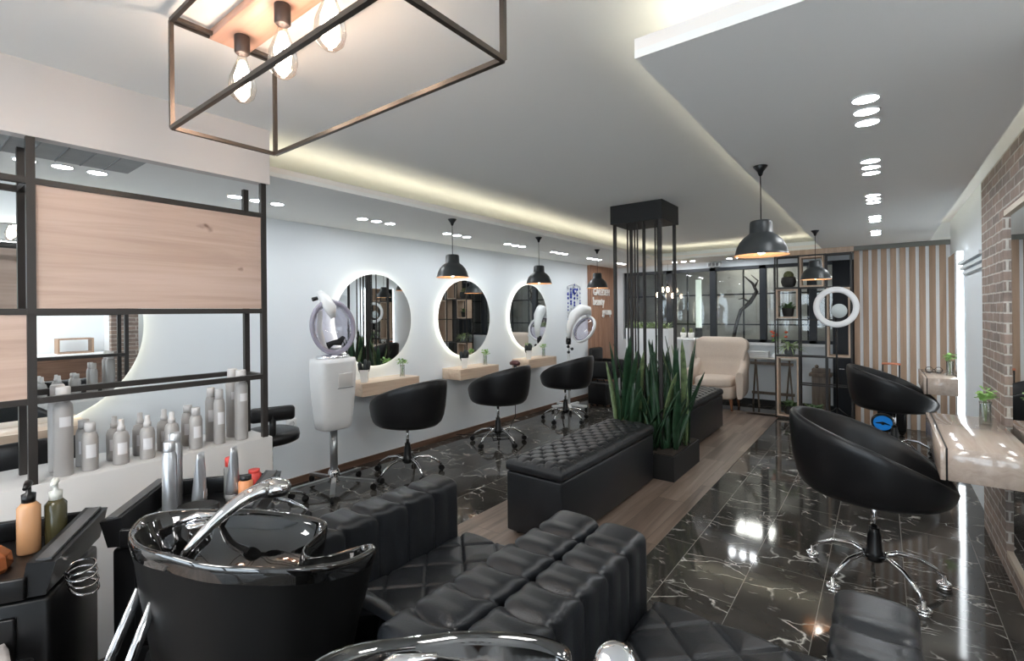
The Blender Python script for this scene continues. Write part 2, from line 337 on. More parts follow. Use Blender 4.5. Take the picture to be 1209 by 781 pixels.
# dropped soffits with a 5.5 cm lip, an open cove above
lf = MB(); lf.box(XL, -2.72, -2.6, 8.1, ZS, 2.225, CEIL); lf.box(-2.745, -2.72, -2.6, 7.3, 2.225, 2.255, WARMW)
lf.box(-2.72, .62, 7.3, 8.1, ZS, 2.225, CEIL); lf.box(-2.72, -.6, 7.3, 7.325, 2.225, 2.255, WARMW)
struct('ceiling_soffit_left', lf, label='lowered ceiling band over the left wall with cove light')
rf = MB(); rf.box(-.6, .44, 1.42, 7.3, ZS, 2.225, CEIL); rf.box(-.6, -.575, 1.42, 7.3, 2.225, 2.26, WARMW); rf.box(-.575, .415, 1.42, 1.445, 2.225, 2.26, WARMW); rf.box(.415, .44, 1.42, 7.3, 2.225, 2.26, WARMW)
struct('ceiling_soffit_right', rf, label='lowered ceiling panel on the right with cove light')
cv = MB()
cv.box(-2.80, -2.785, -2.5, 7.35, 2.227, 2.235); cv.box(-2.7, -.62, 7.38, 7.395, 2.227, 2.235)
tag(cv.build('cove_light_strip', EM_C), 'warm LED strip lying along the left and back ceiling coves', 'light strip')
cv = MB(); cv.box(-.52, -.505, 1.5, 7.2, 2.227, 2.235); cv.box(-.5, .38, 1.5, 1.515, 2.227, 2.235)
tag(cv.build('cove_light_strip', EM_C), 'warm LED strip inside the right ceiling panel edge', 'light strip')
cv = MB(); cv.box(.37, .385, 1.5, 7.2, 2.227, 2.235)
tag(cv.build('cove_light_strip', mat('cove_led_cool', (1, 1, 1), em=(.97, .98, .92), es=E_COVE*.9)), 'LED strip in the gap above the brick wall', 'light strip')
struct('baseboard_left', MB().box(XL, XL+.018, -2.6, 7.2, 0, .055), SKIRT, 'dark wooden skirting along the left wall')
struct('baseboard_back', MB().box(-3.7, -.3, 8.08, 8.1, 0, .07), BMATTE, 'black skirting under the windows')
# wood cladding left rear + slatted wall
cl = MB(); cl.box(XL, XL+.06, 7.22, 8.1, 0, 2.2)
for i in range(16): cl.box(XL+.06, XL+.066, 7.225+i*.055, 7.225+i*.055+.048, 0, 2.2)
struct('wall_cladding', cl, CLADW, 'brown vertical wood cladding at the end of the left wall')
sl = MB(); sl.box(-.27, .62, 7.37, 7.5, 0, 2.6, WHITEP)
for i in range(10): sl.box(-.27+i*.0885, -.27+i*.0885+.056, 7.345, 7.37, 0, 2.145, SLATW)
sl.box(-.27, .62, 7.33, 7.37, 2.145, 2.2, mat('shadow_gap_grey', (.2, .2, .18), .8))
struct('wall_slats', sl, label='wall of upright honey oak slats with white gaps')
sb = MB(); sb.box(-1.6, -.27, 7.31, 7.40, 2.135, 2.2); sb.box(-1.5, -.27, 7.2, 7.31, 0, .004)
struct('trim_1', sb, FRAMEW, 'pale wood beam above the black shelving')

# brick wall: pier + lintel + plinth around an inset mirror
bk = MB(); bk.box(.52, .62, 3.66, 4.36, 0, 2.24); bk.box(.52, .62, 1.90, 3.66, 1.94, 2.24); bk.box(.52, .62, 1.90, 3.66, 0, .09); bk.box(.52, .62, 1.90, 2.20, .09, 1.94)
struct('wall_brick', bk, BRICK, 'reddish grey brick pier and lintel on the right wall')
t = thing('wall_mirror', 'tall mirror framed by the brick wall at the right edge', 'mirror', (.54, 2.9, .09))
for z0, z1, nm in ((1.91, 1.94, 'top_rail'), (.09, .12, 'bottom_rail')):
    o = MB().box(.522, .56, 2.20, 3.66, z0, z1).build(nm, mat('pale_wood_edge', (.62, .52, .42), .5)); o.parent = t; o.matrix_parent_inverse = Matrix.Translation(t.location).inverted()
o = MB().box(.535, .56, 2.2, 3.66, .12, 1.91).build('mirror_glass', MIRROR); o.parent = t; o.matrix_parent_inverse = Matrix.Translation(t.location).inverted()
# plaster moulding on the right wall beyond the brick
mo = MB(); mo.box(.56, .62, 4.40, 5.55, 0, 1.90, WALL)
for i, (z, d) in enumerate(((1.70, .02), (1.74, .035), (1.78, .05))): mo.box(.56-d, .56, 4.40, 5.55, z, z+.025, WALL)
struct('trim_2', mo, label='white plaster pilaster with moulding behind the brick pier')
# backlit tall mirror on the right wall
t = thing('backlit_mirror', 'narrow tall mirror with white LED edge on the right wall', 'mirror', (.6, 6.33, .2))
MB().box(-.055, -.04, -.33, .33, 0, 1.74).build('mirror_glass', MIRROR, t)
hl = MB()
for a in ((-.05, -.008, -.352, -.332), (-.05, -.008, .332, .352)): hl.box(a[0], a[1], a[2], a[3], 0, 1.74)
hl.build('led_edge', mat('led_edge_glow', (1, 1, 1), em=(.92, .97, 1), es=2.4), t)

# windows: dark frames, panes; the gallery outside
win_x = [-3.64, -2.84, -2.14, -1.42, -.78, -.29]
for i in range(5):
    x0, x1 = win_x[i], win_x[i+1]
    f = MB(); fw_ = .045
    f.box(x0, x0+fw_, 8.07, 8.16, .93, 2.10); f.box(x1-fw_, x1, 8.07, 8.16, .93, 2.10); f.box(x0, x1, 8.07, 8.16, 2.05, 2.10); f.box(x0, x1, 8.07, 8.16, .93, .975)
    fo = struct('window_%d' % (i+1), f, DARKF, 'dark framed window %s' % ['beside the wood cladding', 'behind the white planter', 'above the cream armchair', 'above the folding table', 'behind the black shelving'][i])
    MB().box(x0+fw_, x1-fw_, 8.11, 8.118, .975, 2.05).build('window_pane', PANE, fo)
struct('trim_3', MB().box(-3.64, -.29, 8.02, 8.1, .89, .93), WHITEP, 'white window sill')
ex = MB(); ex.box(-6, 1.5, 10.6, 10.7, -.1, 3.4, mat('night_facade_stone', (.42, .42, .39), .9, var=.35, vs=1.6, bump=.3, bs=12))
struct('wall_exterior', ex, label='dim stone facade across the gallery')
struct('floor_exterior', MB().box(-6, 1.5, 8.22, 10.6, -.1, 0), mat('gallery_floor', (.12, .12, .12), .6), 'dark gallery floor outside')
struct('ceiling_exterior', MB().box(-6, 1.5, 8.3, 10.6, 2.7, 2.8), mat('gallery_ceiling', (.25, .25, .24), .8), 'gallery ceiling outside')
gs = MB(); gs.box(-6.1, -6, 8.2, 10.7, -.1, 3.4); gs.box(1.5, 1.6, 8.2, 10.7, -.1, 3.4); gs.box(-6.1, -4.05, 8.2, 8.3, 0, 2.8); gs.box(.75, 1.6, 8.2, 8.3, 0, 2.8)
struct('wall_exterior_side', gs, mat('gallery_floor', (.12, .12, .12), .6), 'gallery end walls')
mu = MB()
for i in range(13): mu.box(-5+i*.5, -4.975+i*.5, 9.5, 9.53, 0, 2.6)
for z in (.6, 1.15, 1.7, 2.25): mu.box(-5, 1.2, 9.5, 9.53, z, z+.025)
tag(mu.build('gallery_screen', DARKF), 'black gridded glazing frame outside beyond the windows', 'window frame')
t = thing('gallery_lamp', 'pale lit strip hanging outside behind the glass', 'lamp', (-2.72, 9.3, 1.0))
MB().box(-.05, .05, 0, .02, .1, 1.0).build('lit_panel', mat('outdoor_lamp_glow', (1, 1, 1), em=(.85, 1, .8), es=.22), t); MB().box(-.06, .06, -.01, .03, -1.0, .1, DARKF).build('post', DARKF, t)
t = thing('gallery_lamp', 'square ceiling lamp outside above the branch', 'lamp', (-1.9, 9.9, 2.7))
MB().box(-.3, .3, -.2, .2, -.03, 0).build('lit_panel', mat('outdoor_lamp_glow2', (1, 1, 1), em=(1, .97, .9), es=9), t)
# curved driftwood branch & shrubs outside
br = MB(); pts = [(-1.98, 8.7, .95), (-1.93, 8.7, 1.2), (-1.86, 8.7, 1.42), (-1.72, 8.7, 1.55), (-1.62, 8.7, 1.72), (-1.68, 8.7, 1.86), (-1.80, 8.7, 1.98)]
br.tube(pts, [.03, .028, .03, .035, .03, .02, .008], 8); br.tube([(-1.72, 8.7, 1.55), (-1.83, 8.7, 1.62), (-1.9, 8.7, 1.6)], [.02, .012, .004], 6); br.tube([(-1.65, 8.7, 1.8), (-1.60, 8.7, 1.9), (-1.7, 8.7, 2.0)], [.02, .012, .004], 6)
br.cyl((-1.98, 8.7, 0), (-1.98, 8.7, .97), .04, .03)
tag(br.build('driftwood_branch', mat('driftwood', (.05, .04, .035), .8)), 'twisted dark driftwood branch standing outside the window', 'branch')

def foliage(mb, c, r, n, m, ln=.16, wd=.03, upw=.6, droop=.05):
    for i in range(n):
        a = random.uniform(0, 2*PI); el = random.uniform(-.1, 1)*upw; d = Vector((math.cos(a), math.sin(a), el)).normalized(); q = random.uniform(.6, 1)
        b = Vector(c)+Vector((random.uniform(-r, r), random.uniform(-r, r), 0))
        tip = b+d*ln*q+Vector((0, 0, -droop*q)); mb.leaf(b, tip, wd, (0, 0, ln*.3*q), m, 4)
for (x, z, lab) in ((-2.3, .9, 'brown leafed shrub outside behind the white cabinet'), (-1.45, .95, 'dark round shrub in a tub outside the middle window')):
    t = thing('outdoor_shrub', lab, 'plant', (x, 8.75, 0))
    p = MB(); p.lathe([(.12, 0), (.17, .1), (.19, z-.15), (.16, z-.15)], seg=16); p.build('pot', mat('brown_tub', (.10, .06, .04), .7), t)
    q = MB(); foliage(q, (0, 0, z-.15), .1, 70, mat('brown_leaf', (.13, .10, .05), .7, var=.4, vs=20), .26, .05); q.build('foliage', None, t)
# ceiling vent on the back soffit
t = thing('ceiling_vent', 'small grey vent box above the windows', 'vent', (-2.1, 8.0, 2.14))
v = MB(); v.box(-.09, .09, -.02, .1, -.03, .04, WHITEP, .008)
for i in range(3): v.box(-.075+i*.055, -.035+i*.055, -.03, -.019, -.02, .03, mat('vent_dark', (.15, .15, .15), .6))
v.build('housing', None, t)

# ------------------------------------------------------------------ downlights
def downlight():
    t = thing('ceiling_downlight', 'x', 'ceiling light', (0, 0, 0))
    MB().lathe([(.047, 0), (.047, -.004), (.040, -.006), (.040, 0)], seg=20).build('bezel', WPLAS, t)
    MB().lathe([(.0001, -.0045), (.040, -.0045)], seg=20, cap=False).build('lens', EM_D, t)
    return t
first = None
def put_down(x, y, label, group):
    global first
    if first is None: first = downlight(); first.location = (x, y, ZS); first['label'] = label; first['group'] = group
    else: o = dup(first, None, (x, y, ZS), 0, label); o['group'] = group
ordn = ['nearest', 'middle', 'farthest']
names_l = ['over the shelf partition', 'beside the end of the partition header', 'above the hooded steamer', 'behind the first left pendant', 'behind the second left pendant', 'past the second left pendant', 'behind the third left pendant', 'before the wood cladding']
for gi, y in enumerate((.44, 1.42, 2.40, 3.37, 4.33, 5.30, 6.27, 7.15)):
    for k in range(3): put_down(-3.365, y+k*.14, 'round ceiling spot %s, %s of its three' % (names_l[gi], ordn[k]), 'spots over the left wall')
names_r = ['nearest the camera on the right panel', 'in the second trio of the right panel', 'in the third trio of the right panel', 'in the fourth trio of the right panel', 'in the last trio of the right panel']
for gi, y in enumerate((2.22, 3.16, 4.12, 5.07, 6.03)):
    for k in range(3): put_down(-.042, y+k*.14, 'round ceiling spot %s, %s of its three' % (names_r[gi], ordn[k]), 'spots on the right panel')
for gi, (x, nm) in enumerate(((-2.48, 'left trio above the windows'), (-1.66, 'right trio above the windows'))):
    for k in range(3): put_down(x+(k-1)*.14, 7.72, 'round ceiling spot in the %s, %s' % (nm, ['left one', 'centre one', 'right one'][k]), 'spots above the windows')
# rear part of the salon (behind the camera): unseen glowing panels added as fill light
for i, (x, y) in enumerate(((-2.0, -1.6), (.4, -1.6), (-1.2, -.6), (1.3, .9))):
    t = thing('ceiling_fill_panel', 'added square fill light panel %s' % ['behind the camera at left', 'behind the camera at right', 'just behind the camera', 'over the alcove counter'][i], 'ceiling light', (x, y, 2.39))
    MB().box(-.3, .3, -.3, .3, -.012, 0).build('diffuser', EM_R, t)
    f = MB()
    for a in ((-.32, -.3, -.32, .32), (.3, .32, -.32, .32), (-.3, .3, -.32, -.3), (-.3, .3, .3, .32)): f.box(a[0], a[1], a[2], a[3], -.016, .01)
    f.build('frame', WPLAS, t)

# ------------------------------------------------------------------ partition with steel frame
pt = MB(); pt.box(-2.93, -2.575, -2.0, 1.265, 0, .775, mat('partition_white', (.58, .57, .56), .55), .004, 1)
struct('wall_partition', pt, label='low white partition wall carrying the bottle ledge')
hd = MB(); hd.box(-2.64, -2.58, -2.0, 1.265, 2.113, 2.40)
struct('wall_header', hd, mat('header_paint', (.66, .61, .58), .7), 'warm white header panel under the ceiling over the shelf frame')
vb = MB(); vb.box(-2.92, -2.64, -1.5, .74, 2.115, 2.199, mat('grey_grille', (.30, .31, .31), .5, var=.15, vs=6))
for i in range(26): vb.box(-2.915, -2.645, -1.48+i*.085, -1.475+i*.085, 2.111, 2.115, mat('grille_line', (.22, .23, .23), .6))
tag(vb.build('ceiling_duct', None), 'long grey ceiling duct behind the white header', 'vent')
fm = thing('shelf_frame', 'open black steel frame standing on the white partition', 'shelf frame', (-2.7, 0, .775))
X0, X1, Y0, Y1 = -2.60, -2.80, .355, 1.235
def wbar(name, p0, p1, wd=.026):
    m = MB(); m.M = Matrix.Translation((2.7, 0, -.775)); m.bar(p0, p1, wd); return m.build(name, STEEL, fm)
for (x, y) in ((X0, Y0), (X1, Y0), (X0, Y1), (X1, Y1), (X0, -.55), (X1, -.55), (X0, -1.45), (X1, -1.45)): wbar('post', (x, y, .775), (x, y, 2.113))
for x in (X0, X1):
    for z in ((1.944, 1.44, 1.095) if x == X0 else (1.944, 1.44, 1.105)):
        wbar('rail', (x, -1.45, z), (x, Y1, z), .024)
for y in (Y0, Y1, -.55):
    for z in (1.944, 1.44, 1.095): wbar('cross_rail', (X0, y, z), (X1, y, z), .024)
for (y0, y1, z0, z1, lab) in ((Y0+.014, Y1-.014, 1.453, 1.932, 'oak board filling the upper bay'), (-.54, Y0-.014, 1.107, 1.428, 'oak board filling the lower bay at left'), (-1.44, -.56, 1.453, 1.932, 'oak board in the hidden upper bay')):
    m = MB(); m.M = Matrix.Translation((2.7, 0, -.775)); m.box(-2.612, -2.594, y0, y1, z0, z1); m.build('wood_panel', OAK, fm)['label'] = lab
# bottles on the ledge
def bottle(kind, x, y, label, z=.775, s=1.0, grp='grey product bottles on the partition ledge'):
    t = thing('product_bottle', label, 'bottle', (x, y, z), R(random.uniform(-12, 12)), grp)
    if kind == 'tall':
        b = MB().lathe([(.029, 0), (.031, .004), (.031, .275), (.028, .292), (.02, .298), (.02, .30)], m=SILVERB, seg=24); cap = MB().lathe([(.0225, .30), (.0235, .302), (.0235, .355), (.021, .36)], m=CAPW)
        lb = (.20, .24)
    elif kind == 'mid':
        b = MB().lathe([(.023, 0), (.025, .004), (.025, .20), (.021, .22), (.017, .227)], m=SILVERB); cap = MB().lathe([(.018, .227), (.018, .27), (.016, .273)], m=CAPW); lb = (.10, .16)
    elif kind == 'short':
        b = MB().lathe([(.026, 0), (.028, .004), (.028, .135), (.023, .155), (.018, .162)], m=SILVERB); cap = MB().lathe([(.019, .162), (.019, .195), (.017, .198)], m=CAPW); lb = (.055, .11)
    else:
        b = MB().lathe([(.027, 0), (.029, .004), (.029, .115), (.024, .135), (.012, .145)], m=SILVERB)
        cap = MB().lathe([(.0145, .143), (.0145, .162), (.011, .165), (.010, .192), (.0085, .194)], m=CAPW); lb = (.045, .095)
    b.build('body', None, t); cap.build('cap', None, t)
    r = {'tall': .0313, 'mid': .0253, 'short': .0283}.get(kind, .0293); l = MB(); rows = []
    for zz in lb: rows.append([(r*math.cos(a), r*math.sin(a), zz) for a in [R(-38+i*10) for i in range(8)]])
    l.grid(rows); l.build('label', LABELM, t)
    return t
for i, (k, y, d) in enumerate((('tall', .452, 'tallest grey bottle on the ledge, nearest the left post'), ('short', .535, 'wide capped grey bottle, second from the left post'), ('pump', .64, 'grey nozzle bottle on the ledge, third from the left post'), ('pump', .735, 'grey nozzle bottle on the ledge, fourth from the left post'), ('pump', .83, 'grey nozzle bottle on the ledge, fifth from the left post'), ('short', .93, 'wide capped grey bottle, sixth from the left post'), ('mid', 1.035, 'slim tall grey bottle, second from the right post'), ('tall', 1.14, 'tallest grey bottle on the ledge, next to the right post'))):
    bottle(k, -2.65, y, 'front row %s' % d); bottle(k, -2.752, y, 'rear row %s' % d)

# ------------------------------------------------------------------ round mirrors, shelves with cactus and vase
def round_mirror(y, rad, label):
    t = thing('round_mirror', label, 'mirror', (XL, y, 1.36), 0, 'round backlit mirrors on the left wall')
    rot = Matrix.Rotation(R(90), 4, 'Y')
    g = MB(); g.M = rot; g.lathe([(rad, .038), (rad, .046)], seg=72, smooth=False); g.build('mirror_glass', MIRROR, t)
    g = MB(); g.M = rot; g.lathe([(rad-.05, .0), (rad-.05, .037)], seg=48); g.build('backing', WPLAS, t)
    g = MB(); g.M = rot; rr = rad-.048
    g.lathe([(rr, .010), (rr+.006, .010), (rr+.006, .034), (rr, .034)], seg=64, cap=False); g.build('led_ring', EM_H, t)
    return t
round_mirror(2.905, .44, 'round backlit mirror above the first shelf, beside the hooded steamer')
round_mirror(4.17, .44, 'round backlit mirror above the middle shelf')
round_mirror(5.46, .44, 'round backlit mirror above the farthest shelf')
round_mirror(.47, .59, 'largest round backlit mirror behind the shelf partition')
def wall_shelf(y, label, z=.80, n=.33):
    t = thing('floating_shelf', label, 'shelf', (XL, y, z), 0, 'floating oak shelves under the round mirrors')
    m = MB(); m.box(0, .26, -n, n, -.115, 0, SHELFW, .002, 1); m.build('box_body', None, t)
    MB().box(.262, .280, -n, n, -.115, 0, SHELFW).build('drawer_front', None, t)
for y, l in ((2.91, 'first pale oak shelf behind the nearest left chair'), (4.16, 'middle pale oak shelf on the left wall'), (5.45, 'farthest pale oak shelf on the left wall'), (.42, 'pale oak shelf hidden behind the bottle partition')): wall_shelf(y, l)
def cactus_pot(x, y, z, label, s=1):
    t = thing('cactus_pot', label, 'plant', (x, y, z), 0, 'black brushes in white pots')
    m = MB(); m.lathe([(.035, 0), (.04, .005), (.052, .105), (.055, .115), (.05, .115), (.046, .10)], seg=4, smooth=False); m.build('pot', WMAT, t)
    for dx, dy, h, tl in ((-.015, -.02, .075, -.02), (.01, .0, .095, 0), (.0, .025, .08, .02)):
        m = MB(); m.tube([(dx, dy, .085), (dx, dy+tl*.5, .12), (dx+.004, dy+tl, .115+h*.75), (dx, dy+tl, .115+h)], [.016, .022, .021, .008], 10); m.build('cactus_stem', mat('blackish_cactus', (.02, .024, .024), .5), t)
def vase_sprig(x, y, z, label, s=1.0):
    t = thing('sprig_vase', label, 'vase', (x, y, z), 0, 'glass vases with green sprigs')
    m = MB(); m.lathe([(.022*s, 0), (.024*s, .003), (.022*s, .10*s), (.024*s, .115*s), (.022*s, .115*s), (.020*s, .10*s), (.020*s, .008), (.0001, .008)], seg=20, cap=False); m.build('glass', VASEG, t)
    m = MB()
    m.tube([(0, 0, .01), (.004, .003, .09*s), (0, .01, .15*s)], .003, 5, mat('sprig_stem', (.2, .3, .12), .6)); m.tube([(0, 0, .012), (-.006, -.004, .09*s), (-.01, -.02, .14*s)], .0025, 5, MAT['sprig_stem'])
    for i in range(46):
        c = Vector((random.uniform(-.03, .03), random.uniform(-.045, .045), random.uniform(.125, .17)))*s; d = Vector((random.uniform(-1, 1), random.uniform(-1, 1), random.uniform(-.3, .5))).normalized()
        m.leaf(c, c+d*.026*s, .022*s, (0, 0, .006), LEAF, 3)
    m.build('sprig', None, t)
cactus_pot(-3.72, 2.66, .80, 'black cactus in a white pot behind the steamer body'); cactus_pot(-3.72, 3.98, .80, 'black cactus in a white square pot on the middle shelf'); cactus_pot(-3.72, 5.22, .80, 'black cactus in a white square pot on the farthest shelf')
vase_sprig(-3.75, 3.12, .80, 'small glass vase of green sprigs on the first shelf'); vase_sprig(-3.75, 4.37, .80, 'small glass vase of green sprigs on the middle shelf'); vase_sprig(-3.75, 5.62, .80, 'small glass vase of green sprigs on the farthest shelf')

# right hand dressing shelves
def dress(y0, y1, x0, label, z=.79):
    t = thing('dressing_shelf', label, 'shelf', (x0, (y0+y1)/2, z), 0, 'grey oak dressing shelves on the right wall'); h = (y1-y0)/2
    m = MB(); m.box(.026, .515-x0 if x0 < .25 else .535-x0, -h, h, -.15, 0, DRESSW, .002, 1); m.build('box_body', None, t)
    MB().box(0, .018, -h, h, -.15, 0, DRESSW, .001, 1).build('drawer_front', None, t)
    MB().box(.018, .026, -h+.01, h-.01, -.145, -.006).build('shadow_gap', BMATTE, t)
dress(2.93, 3.86, .207, 'glossy grey oak shelf in front of the brick wall mirror'); dress(5.78, 6.62, .30, 'grey oak shelf under the narrow LED mirror')
vase_sprig(.44, 3.62, .79, 'glass vase of green sprigs on the near right shelf beside the bricks', 1.1); vase_sprig(.50, 6.05, .79, 'glass vase of green sprigs on the far right shelf', 1.2)
t = thing('eyeglasses', 'folded dark eyeglasses on the far right shelf', 'glasses', (.40, 6.25, .79))
m = MB(); rx = Matrix.Rotation(R(75), 3, 'X')
for sx in (-.035, .035): m.torus((sx, 0, .03), .028, .003, None, 20, 6, rx)
m.tube([(-.008, 0, .035), (.008, 0, .035)], .003, 6); m.tube([(-.063, 0, .035), (-.06, .06, .006), (.04, .07, .004)], .003, 6); m.tube([(.063, 0, .035), (.06, .055, .006), (-.04, .06, .004)], .003, 6)
m.build('frame', BPLAS, t)

# ------------------------------------------------------------------ tub chairs
def tub_chair(loc, rz, label, chromefeet=False, lever=False, s=1.0, sz=1.0):
    t = thing('tub_chair', label, 'chair', loc, rz, 'black leather tub chairs on star bases')
    NT = 56
    def rim(a):
        u = (1-math.cos(a))/2
        return (.335 if math.cos(a) > 0 else .385)*s, .315*s, (.528+.330*(u**.66))*sz
    def pt(a, r, z, k): # k: scale to rim ellipse
        ra, rb, zr = rim(a); return (math.cos(a)*ra*k, math.sin(a)*rb*k, z)
    rows = []
    A = [2*PI*j/NT for j in range(NT)]
    prof_o = [(.02, 0), (.45, 0), (.64, .01), (.77, .045), (.86, .12), (.92, .25), (.96, .44), (.985, .66), (1.0, .86)]
    z0 = .432*sz
    for k, f in prof_o: rows.append([pt(a, 0, z0+(rim(a)[2]-z0)*f, k) for a in A])
    for q in range(1, 6): # rolled rim
        ang = PI*q/6; rows.append([pt(a, 0, rim(a)[2]-.024+.030*math.sin(ang), .945+.055*math.cos(ang)) for a in A])
    zs = .468*sz
    for k, f in ((.875, .85), (.84, .6), (.79, .3), (.74, .08)): rows.append([pt(a, 0, zs+(rim(a)[2]-.02-zs)*f, k) for a in A])
    m = MB(); m.grid(rows, None, closed=True, cap0=True); m.build('tub_shell', LEATH2, t)
    m = MB(); rows = []
    for k, z in ((.70, -.008), (.79, .004), (.76, .025), (.68, .04), (.5, .047), (.25, .05), (.02, .05)): rows.append([pt(a, 0, zs+z, k) for a in A])
    m.grid(rows, None, closed=True, cap0=True, cap1=True); m.build('seat_cushion', LEATH2, t)
    MB().cyl((0, 0, .24), (0, 0, .425*sz), .014, seg=12).build('gas_lift', CHROME, t)
    MB().lathe([(.036, .10), (.045, .115), (.040, .15), (.034, .16), (.030, .235), (.024, .25), (.024, .275)], seg=20).build('column_cover', BPLAS, t)
    MB().box(-.1, .1, -.08, .08, .412*sz, .434*sz, None, .008).build('seat_plate', BPLAS, t)
    if lever: MB().tube([(0, -.02, .41*sz), (.02, -.14, .40*sz), (.03, -.18, .37*sz)], [.006, .006, .009], 8).build('lever', BPLAS, t)
    for i in range(5):
        a = 2*PI*i/5+.35; d = Vector((math.cos(a), math.sin(a), 0)); m = MB()
        m.tube([d*.03+Vector((0, 0, .125)), d*.10+Vector((0, 0, .150)), d*.19+Vector((0, 0, .135)), d*.26+Vector((0, 0, .095)), d*.295+Vector((0, 0, .062))], [.014, .013, .012, .011, .009], 10); lg = m.build('leg', CHROME, t)
        m = MB()
        if chromefeet:
            m.torus(d*.30+Vector((0, 0, .02)), .024, .010, None, 20, 8); m.lathe([(.028, 0), (.028, .006), (.01, .02), (.008, .062)], tuple(d*.30), 14); m.build('caster', CHROME, lg)
        else:
            e = Vector((-d.y, d.x, 0))
            for sg in (-1, 1): m.tube([d*.30+e*sg*.004+Vector((0, 0, .028)), d*.30+e*sg*.022+Vector((0, 0, .028))], [.028, .024], 14)
            m.cyl(tuple(d*.296+Vector((0, 0, .03))), tuple(d*.296+Vector((0, 0, .07))), .008); m.build('caster', BPLAS, lg)
    return t
tub_chair((-3.34, 2.83, 0), R(180), 'nearest black tub chair facing the left wall, beside the white steamer')
tub_chair((-3.34, 4.10, 0), R(180), 'black tub chair at the middle left shelf, second from the steamer')
tub_chair((-3.30, 5.45, 0), R(180), 'farthest black tub chair on the left, with a height lever', lever=True)
tub_chair((-3.42, .40, 0), R(180), 'black tub chair behind the bottle partition')
tub_chair((-.04, 3.17, 0), R(0), 'largest near black tub chair with chrome disc feet on the right', True)
tub_chair((.09, 6.0, 0), R(0), 'far black tub chair on the right in front of the slatted wall')
# stool behind the partition end
t = thing('salon_stool', 'black wheeled stool with small backrest behind the partition end', 'stool', (-3.42, 1.66, 0), R(160))
MB().lathe([(.17, .53), (.19, .54), (.195, .57), (.19, .60), (.15, .615), (.0001, .62)], seg=28).build('seat', LEATH2, t)
m = MB(); m.box(-.02, .03, -.14, .14, .70, .80, None, .025, 3); m.M = Matrix.Identity(4); m.build('backrest', LEATH2, t, loc=(-.17, 0, 0))
MB().tube([(0, 0, .53), (-.15, 0, .54), (-.17, 0, .62), (-.17, 0, .74)], [.02, .02, .022, .022], 8).build('back_support', BPLAS, t)
MB().cyl((0, 0, .12), (0, 0, .53), .02).build('gas_lift', CHROME, t)
MB().tube([(0, .03, .52), (0, .2, .50), (0, .25, .505)], [.006, .006, .011], 8).build('lever', BPLAS, t)
for i in range(5):
    a = 2*PI*i/5+.2; d = Vector((math.cos(a), math.sin(a), 0))
    lg = MB().tube([d*.02+Vector((0, 0, .13)), d*.15+Vector((0, 0, .12)), d*.25+Vector((0, 0, .085)), d*.29+Vector((0, 0, .06))], [.014, .013, .011, .009], 10).build('leg', CHROME, t)
    MB().sph(tuple(d*.29+Vector((0, 0, .028))), .028).build('caster', BPLAS, lg)

# ------------------------------------------------------------------ hooded steamer (white) and arm hood
t = thing('hair_steamer', 'white hooded hair steamer on a chrome stand, lilac visor ring', 'hair steamer', (-3.52, 2.22, 0), 0)
m = MB()
rows = []
for z, hx, hy in ((.50, .085, .115), (.51, .095, .13), (.60, .105, .14), (.75, .115, .155), (.90, .12, .165), (1.03, .12, .17), (1.065, .115, .165)):
    rows.append([(hx*(abs(math.cos(a))**.5)*(1 if math.cos(a) > 0 else -1), hy*(abs(math.sin(a))**.5)*(1 if math.sin(a) > 0 else -1), z) for a in [2*PI*j/40 for j in range(40)]])
m.grid(rows, None, closed=True, cap0=True, cap1=True); m.build('cabinet', WPLAS, t)
m = MB(); m.box(.105, .1225, -.03, .10, .84, .95, None, .004); m.M = Matrix.Identity(4); m.build('recess_panel', mat('warm_white_plastic', (.60, .58, .56), .4), t)
m = MB(); m.box(.108, .1245, -.035, .105, .83, .836); m.build('panel_lip', GREYM, t)
MB().lathe([(.11, 1.062), (.12, 1.075), (.11, 1.09), (.0001, 1.10)], seg=30, sx=.85, sy=1.2, cap=False).build('water_dome', CHROME, t)
MB().tube([(-.03, -.02, 1.06), (-.04, -.06, 1.16), (-.03, -.10, 1.30), (0, -.11, 1.45)], [.03, .028, .024, .02], 10).build('neck', WPLAS, t)
hr = Euler((R(80), 0, R(62))).to_matrix()
hc = Vector((.04, -.02, 1.315)); e = Euler((R(98), R(0), R(78)))
H = Matrix.Translation(hc) @ Matrix.Rotation(R(-16), 4, Vector((-.85, .53, 0))) @ e.to_matrix().to_4x4()
m = MB(); m.M = H; m.torus((0, 0, 0), .165, .017, None, 48, 12, flat=1.2, ry=1.25); m.build('hood_ring', mat('lilac_ring', (.50, .47, .56), .12, trans=.3), t)
m = MB(); m.M = H; m.lathe([(.168, .0), (.16, -.06), (.13, -.12), (.07, -.155), (.0001, -.165)], seg=40, sy=1.25, cap=False); m.build('hood_dome', VISOR, t)
m = MB(); m.M = H; m.tube([(0, .29, -.10), (0, .24, -.02), (0, .16, .045), (.0, .08, .05)], [.024, .045, .05, .02], 12, flat=.6); m.build('hood_arm', WPLAS, t)
m = MB(); m.M = H; m.cyl((-.045, .25, -.05), (-.085, .25, -.05), .016); m.build('knob', BPLAS, t)
m = MB(); m.M = H; m.tube([(-.1, -.12, -.10), (-.05, -.15, -.09), (0, -.14, -.10), (.05, -.15, -.09), (.1, -.12, -.10)], [.015, .03, .02, .03, .015], 10); m.build('neck_pad', BMATTE, t)
MB().cyl((0, 0, .12), (0, 0, .50), .030, seg=16).build('pole', GREYM, t)
MB().lathe([(.045, .07), (.05, .08), (.045, .15), (.036, .17)], seg=20).build('hub', CHROME, t)
